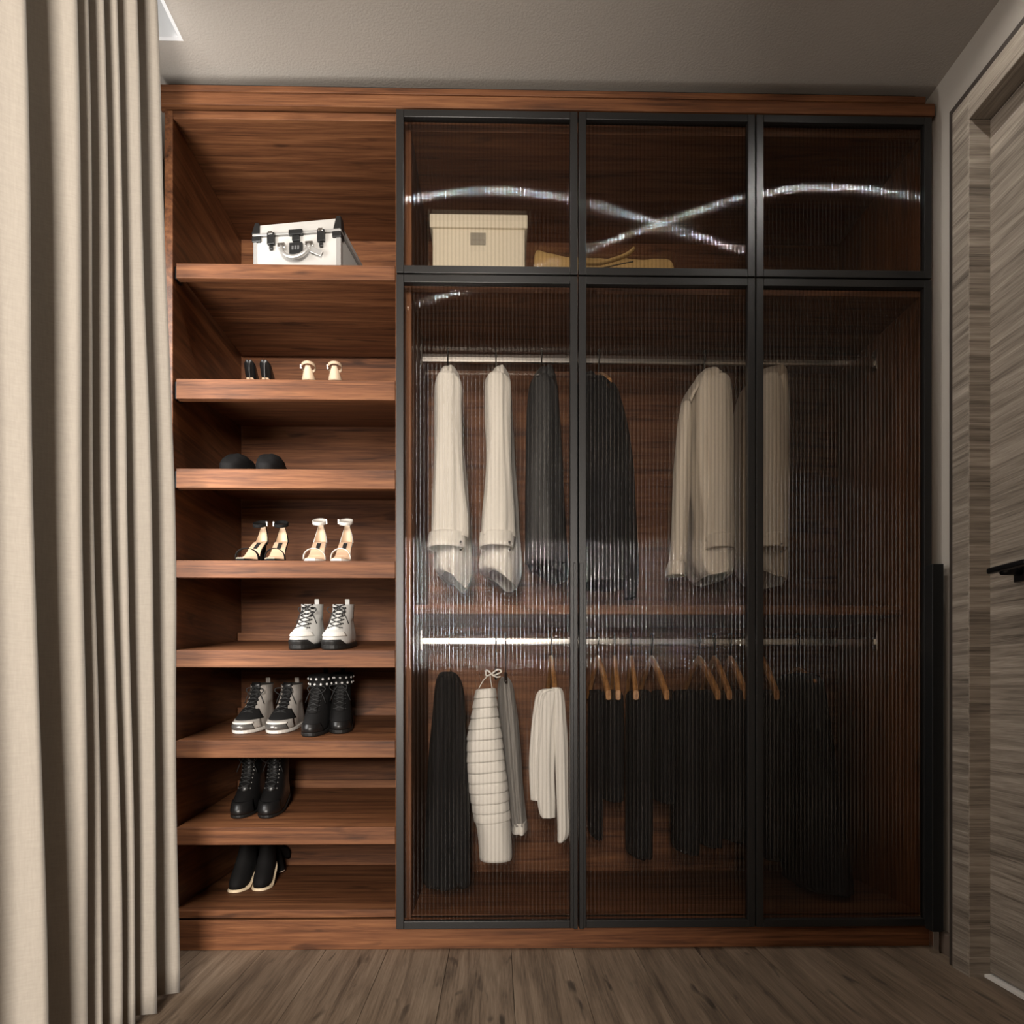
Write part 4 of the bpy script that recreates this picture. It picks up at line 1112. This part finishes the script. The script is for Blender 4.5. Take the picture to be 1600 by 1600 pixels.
simple_hanger('dark hook hanger holding the white pleated dress', 775, ROD2T, PZ(1046, YR, 775), 'dark hook hangers on the lower rail', half=.10, drop=.03, mat=M_wire)
o, X0, z0 = garment('sheer_tunic', 'grey sheer tunic hanging behind the white pleated dress', 'tunic', M_sheer,
        [(1058, 784, 793), (1070, 779, 800), (1110, 780, 806), (1160, 784, 811), (1220, 790, 815), (1270, 794, 820), (1283, 796, 822)], 2.60, [(0, .02), (.1, .10), (1, .12)], 790, 60.0, folds=[(6, .08, 0), (11, .06, 1)])
hr = outline_loft([(1278, 797, 822), (1288, 798, 823), (1295, 797, 823)], 2.60, [(0, .122), (1, .124)], 40, [(6, .07, 1.3)], 3, 3, .03, X0, z0, YR)
MB().loft(hr, cap0=False, cap1=False).build('hem_band', M_whitec, o, smooth=True, solid=.001)
simple_hanger('dark hook hanger inside the grey sheer tunic', 790, ROD2T, PZ(1052, YR, 790), 'dark hook hangers on the lower rail', half=.09, drop=.03, mat=M_wire)

# white top slung over a wooden hanger
wooden_hanger('honey wooden hanger carrying the draped white top', 861, 868, ZR2, ROD2T, yawlim=.5)
X0 = PX(861, YR); Yc = 2.36
z0 = PZ(1315, Yc, 861)
o = thing('draped_top', 'soft white top draped over a wooden hanger beside the door seam', 'top', (X0, YR, z0))
for nm, rows, yy in (('body', [(1076, 852, 870), (1080, 842, 872), (1095, 836, 872), (1130, 831, 866), (1180, 828, 862), (1230, 829, 862), (1250, 830, 863)], 2.37),
                     ('sleeve', [(1078, 858, 872), (1090, 846, 872), (1140, 842, 866), (1200, 838, 864), (1250, 840, 866), (1270, 843, 866), (1277, 846, 866)], 2.345),
                     ('sleeve', [(1074, 862, 874), (1084, 864, 880), (1130, 866, 884), (1190, 868, 886), (1250, 870, 887), (1300, 871, 888), (1315, 871, 880)], 2.345)):
    r = outline_loft(rows, yy, [(0, .008), (.08, .018), (1, .022)], 36, [(3, .08, .3), (6, .07, 1.7), (10, .05, .4)], 6, 70. + yy * 9 + len(rows), .16, X0, z0, YR)
    MB().loft(r, cap1=True).build(nm, M_whitec, o, smooth=True)

# wooden hangers with dark trousers
HG = [(934, 951, 922, 938, 1301), (960, 966, 938, 972, 1246), (986, 994, 980, 1016, 1328), (1018, 1042, 1020, 1050, 1248), (1092, 1122, 1054, 1086, 1322), (1116, 1140, 1088, 1120, 1312), (1141, 1166, 1124, 1164, 1305), (1190, 1214, 1176, 1222, 1330)]
ords = ['first', 'second', 'third', 'fourth', 'fifth', 'sixth', 'seventh', 'eighth']
for k, (uh, ue, ul, ur, vb) in enumerate(HG):
    wooden_hanger('honey wooden hanger right of the door seam on the lower rail, %s from it' % ords[k], uh, ue, ZR2, ROD2T)
    Yc = 2.50; um = (ul + ur) / 2
    garment('trousers', 'black trousers on the %s wooden hanger right of the door seam' % ords[k], 'trousers', M_blackc,
            [(1078, um - 6, um + 6), (1084, ul + 4, ur - 4), (1100, ul + 1, ur - 1), (1180, ul, ur), (vb - 10, ul, ur), (vb, ul + 1, ur - 1)], Yc, [(0, .10), (.05, .13), (1, .12)], um, 80. + k, 'black trousers on the lower rail', [(6, .05, 0), (11, .04, 1)])
garment('dark_dress', 'long dark dress hanging at the far right of the lower rail', 'dress', M_blackc,
        [(1052, 1240, 1252), (1060, 1230, 1262), (1090, 1222, 1275), (1160, 1222, 1285), (1260, 1226, 1300), (1340, 1232, 1315), (1378, 1236, 1318)], 2.58, [(0, .03), (.06, .12), (.2, .17), (1, .19)], 1246, 95.0)
simple_hanger('wooden hanger inside the long dark dress', 1246, ROD2T, PZ(1044, YR, 1246), 'honey wooden hangers on the lower rail', half=.15, drop=.05)
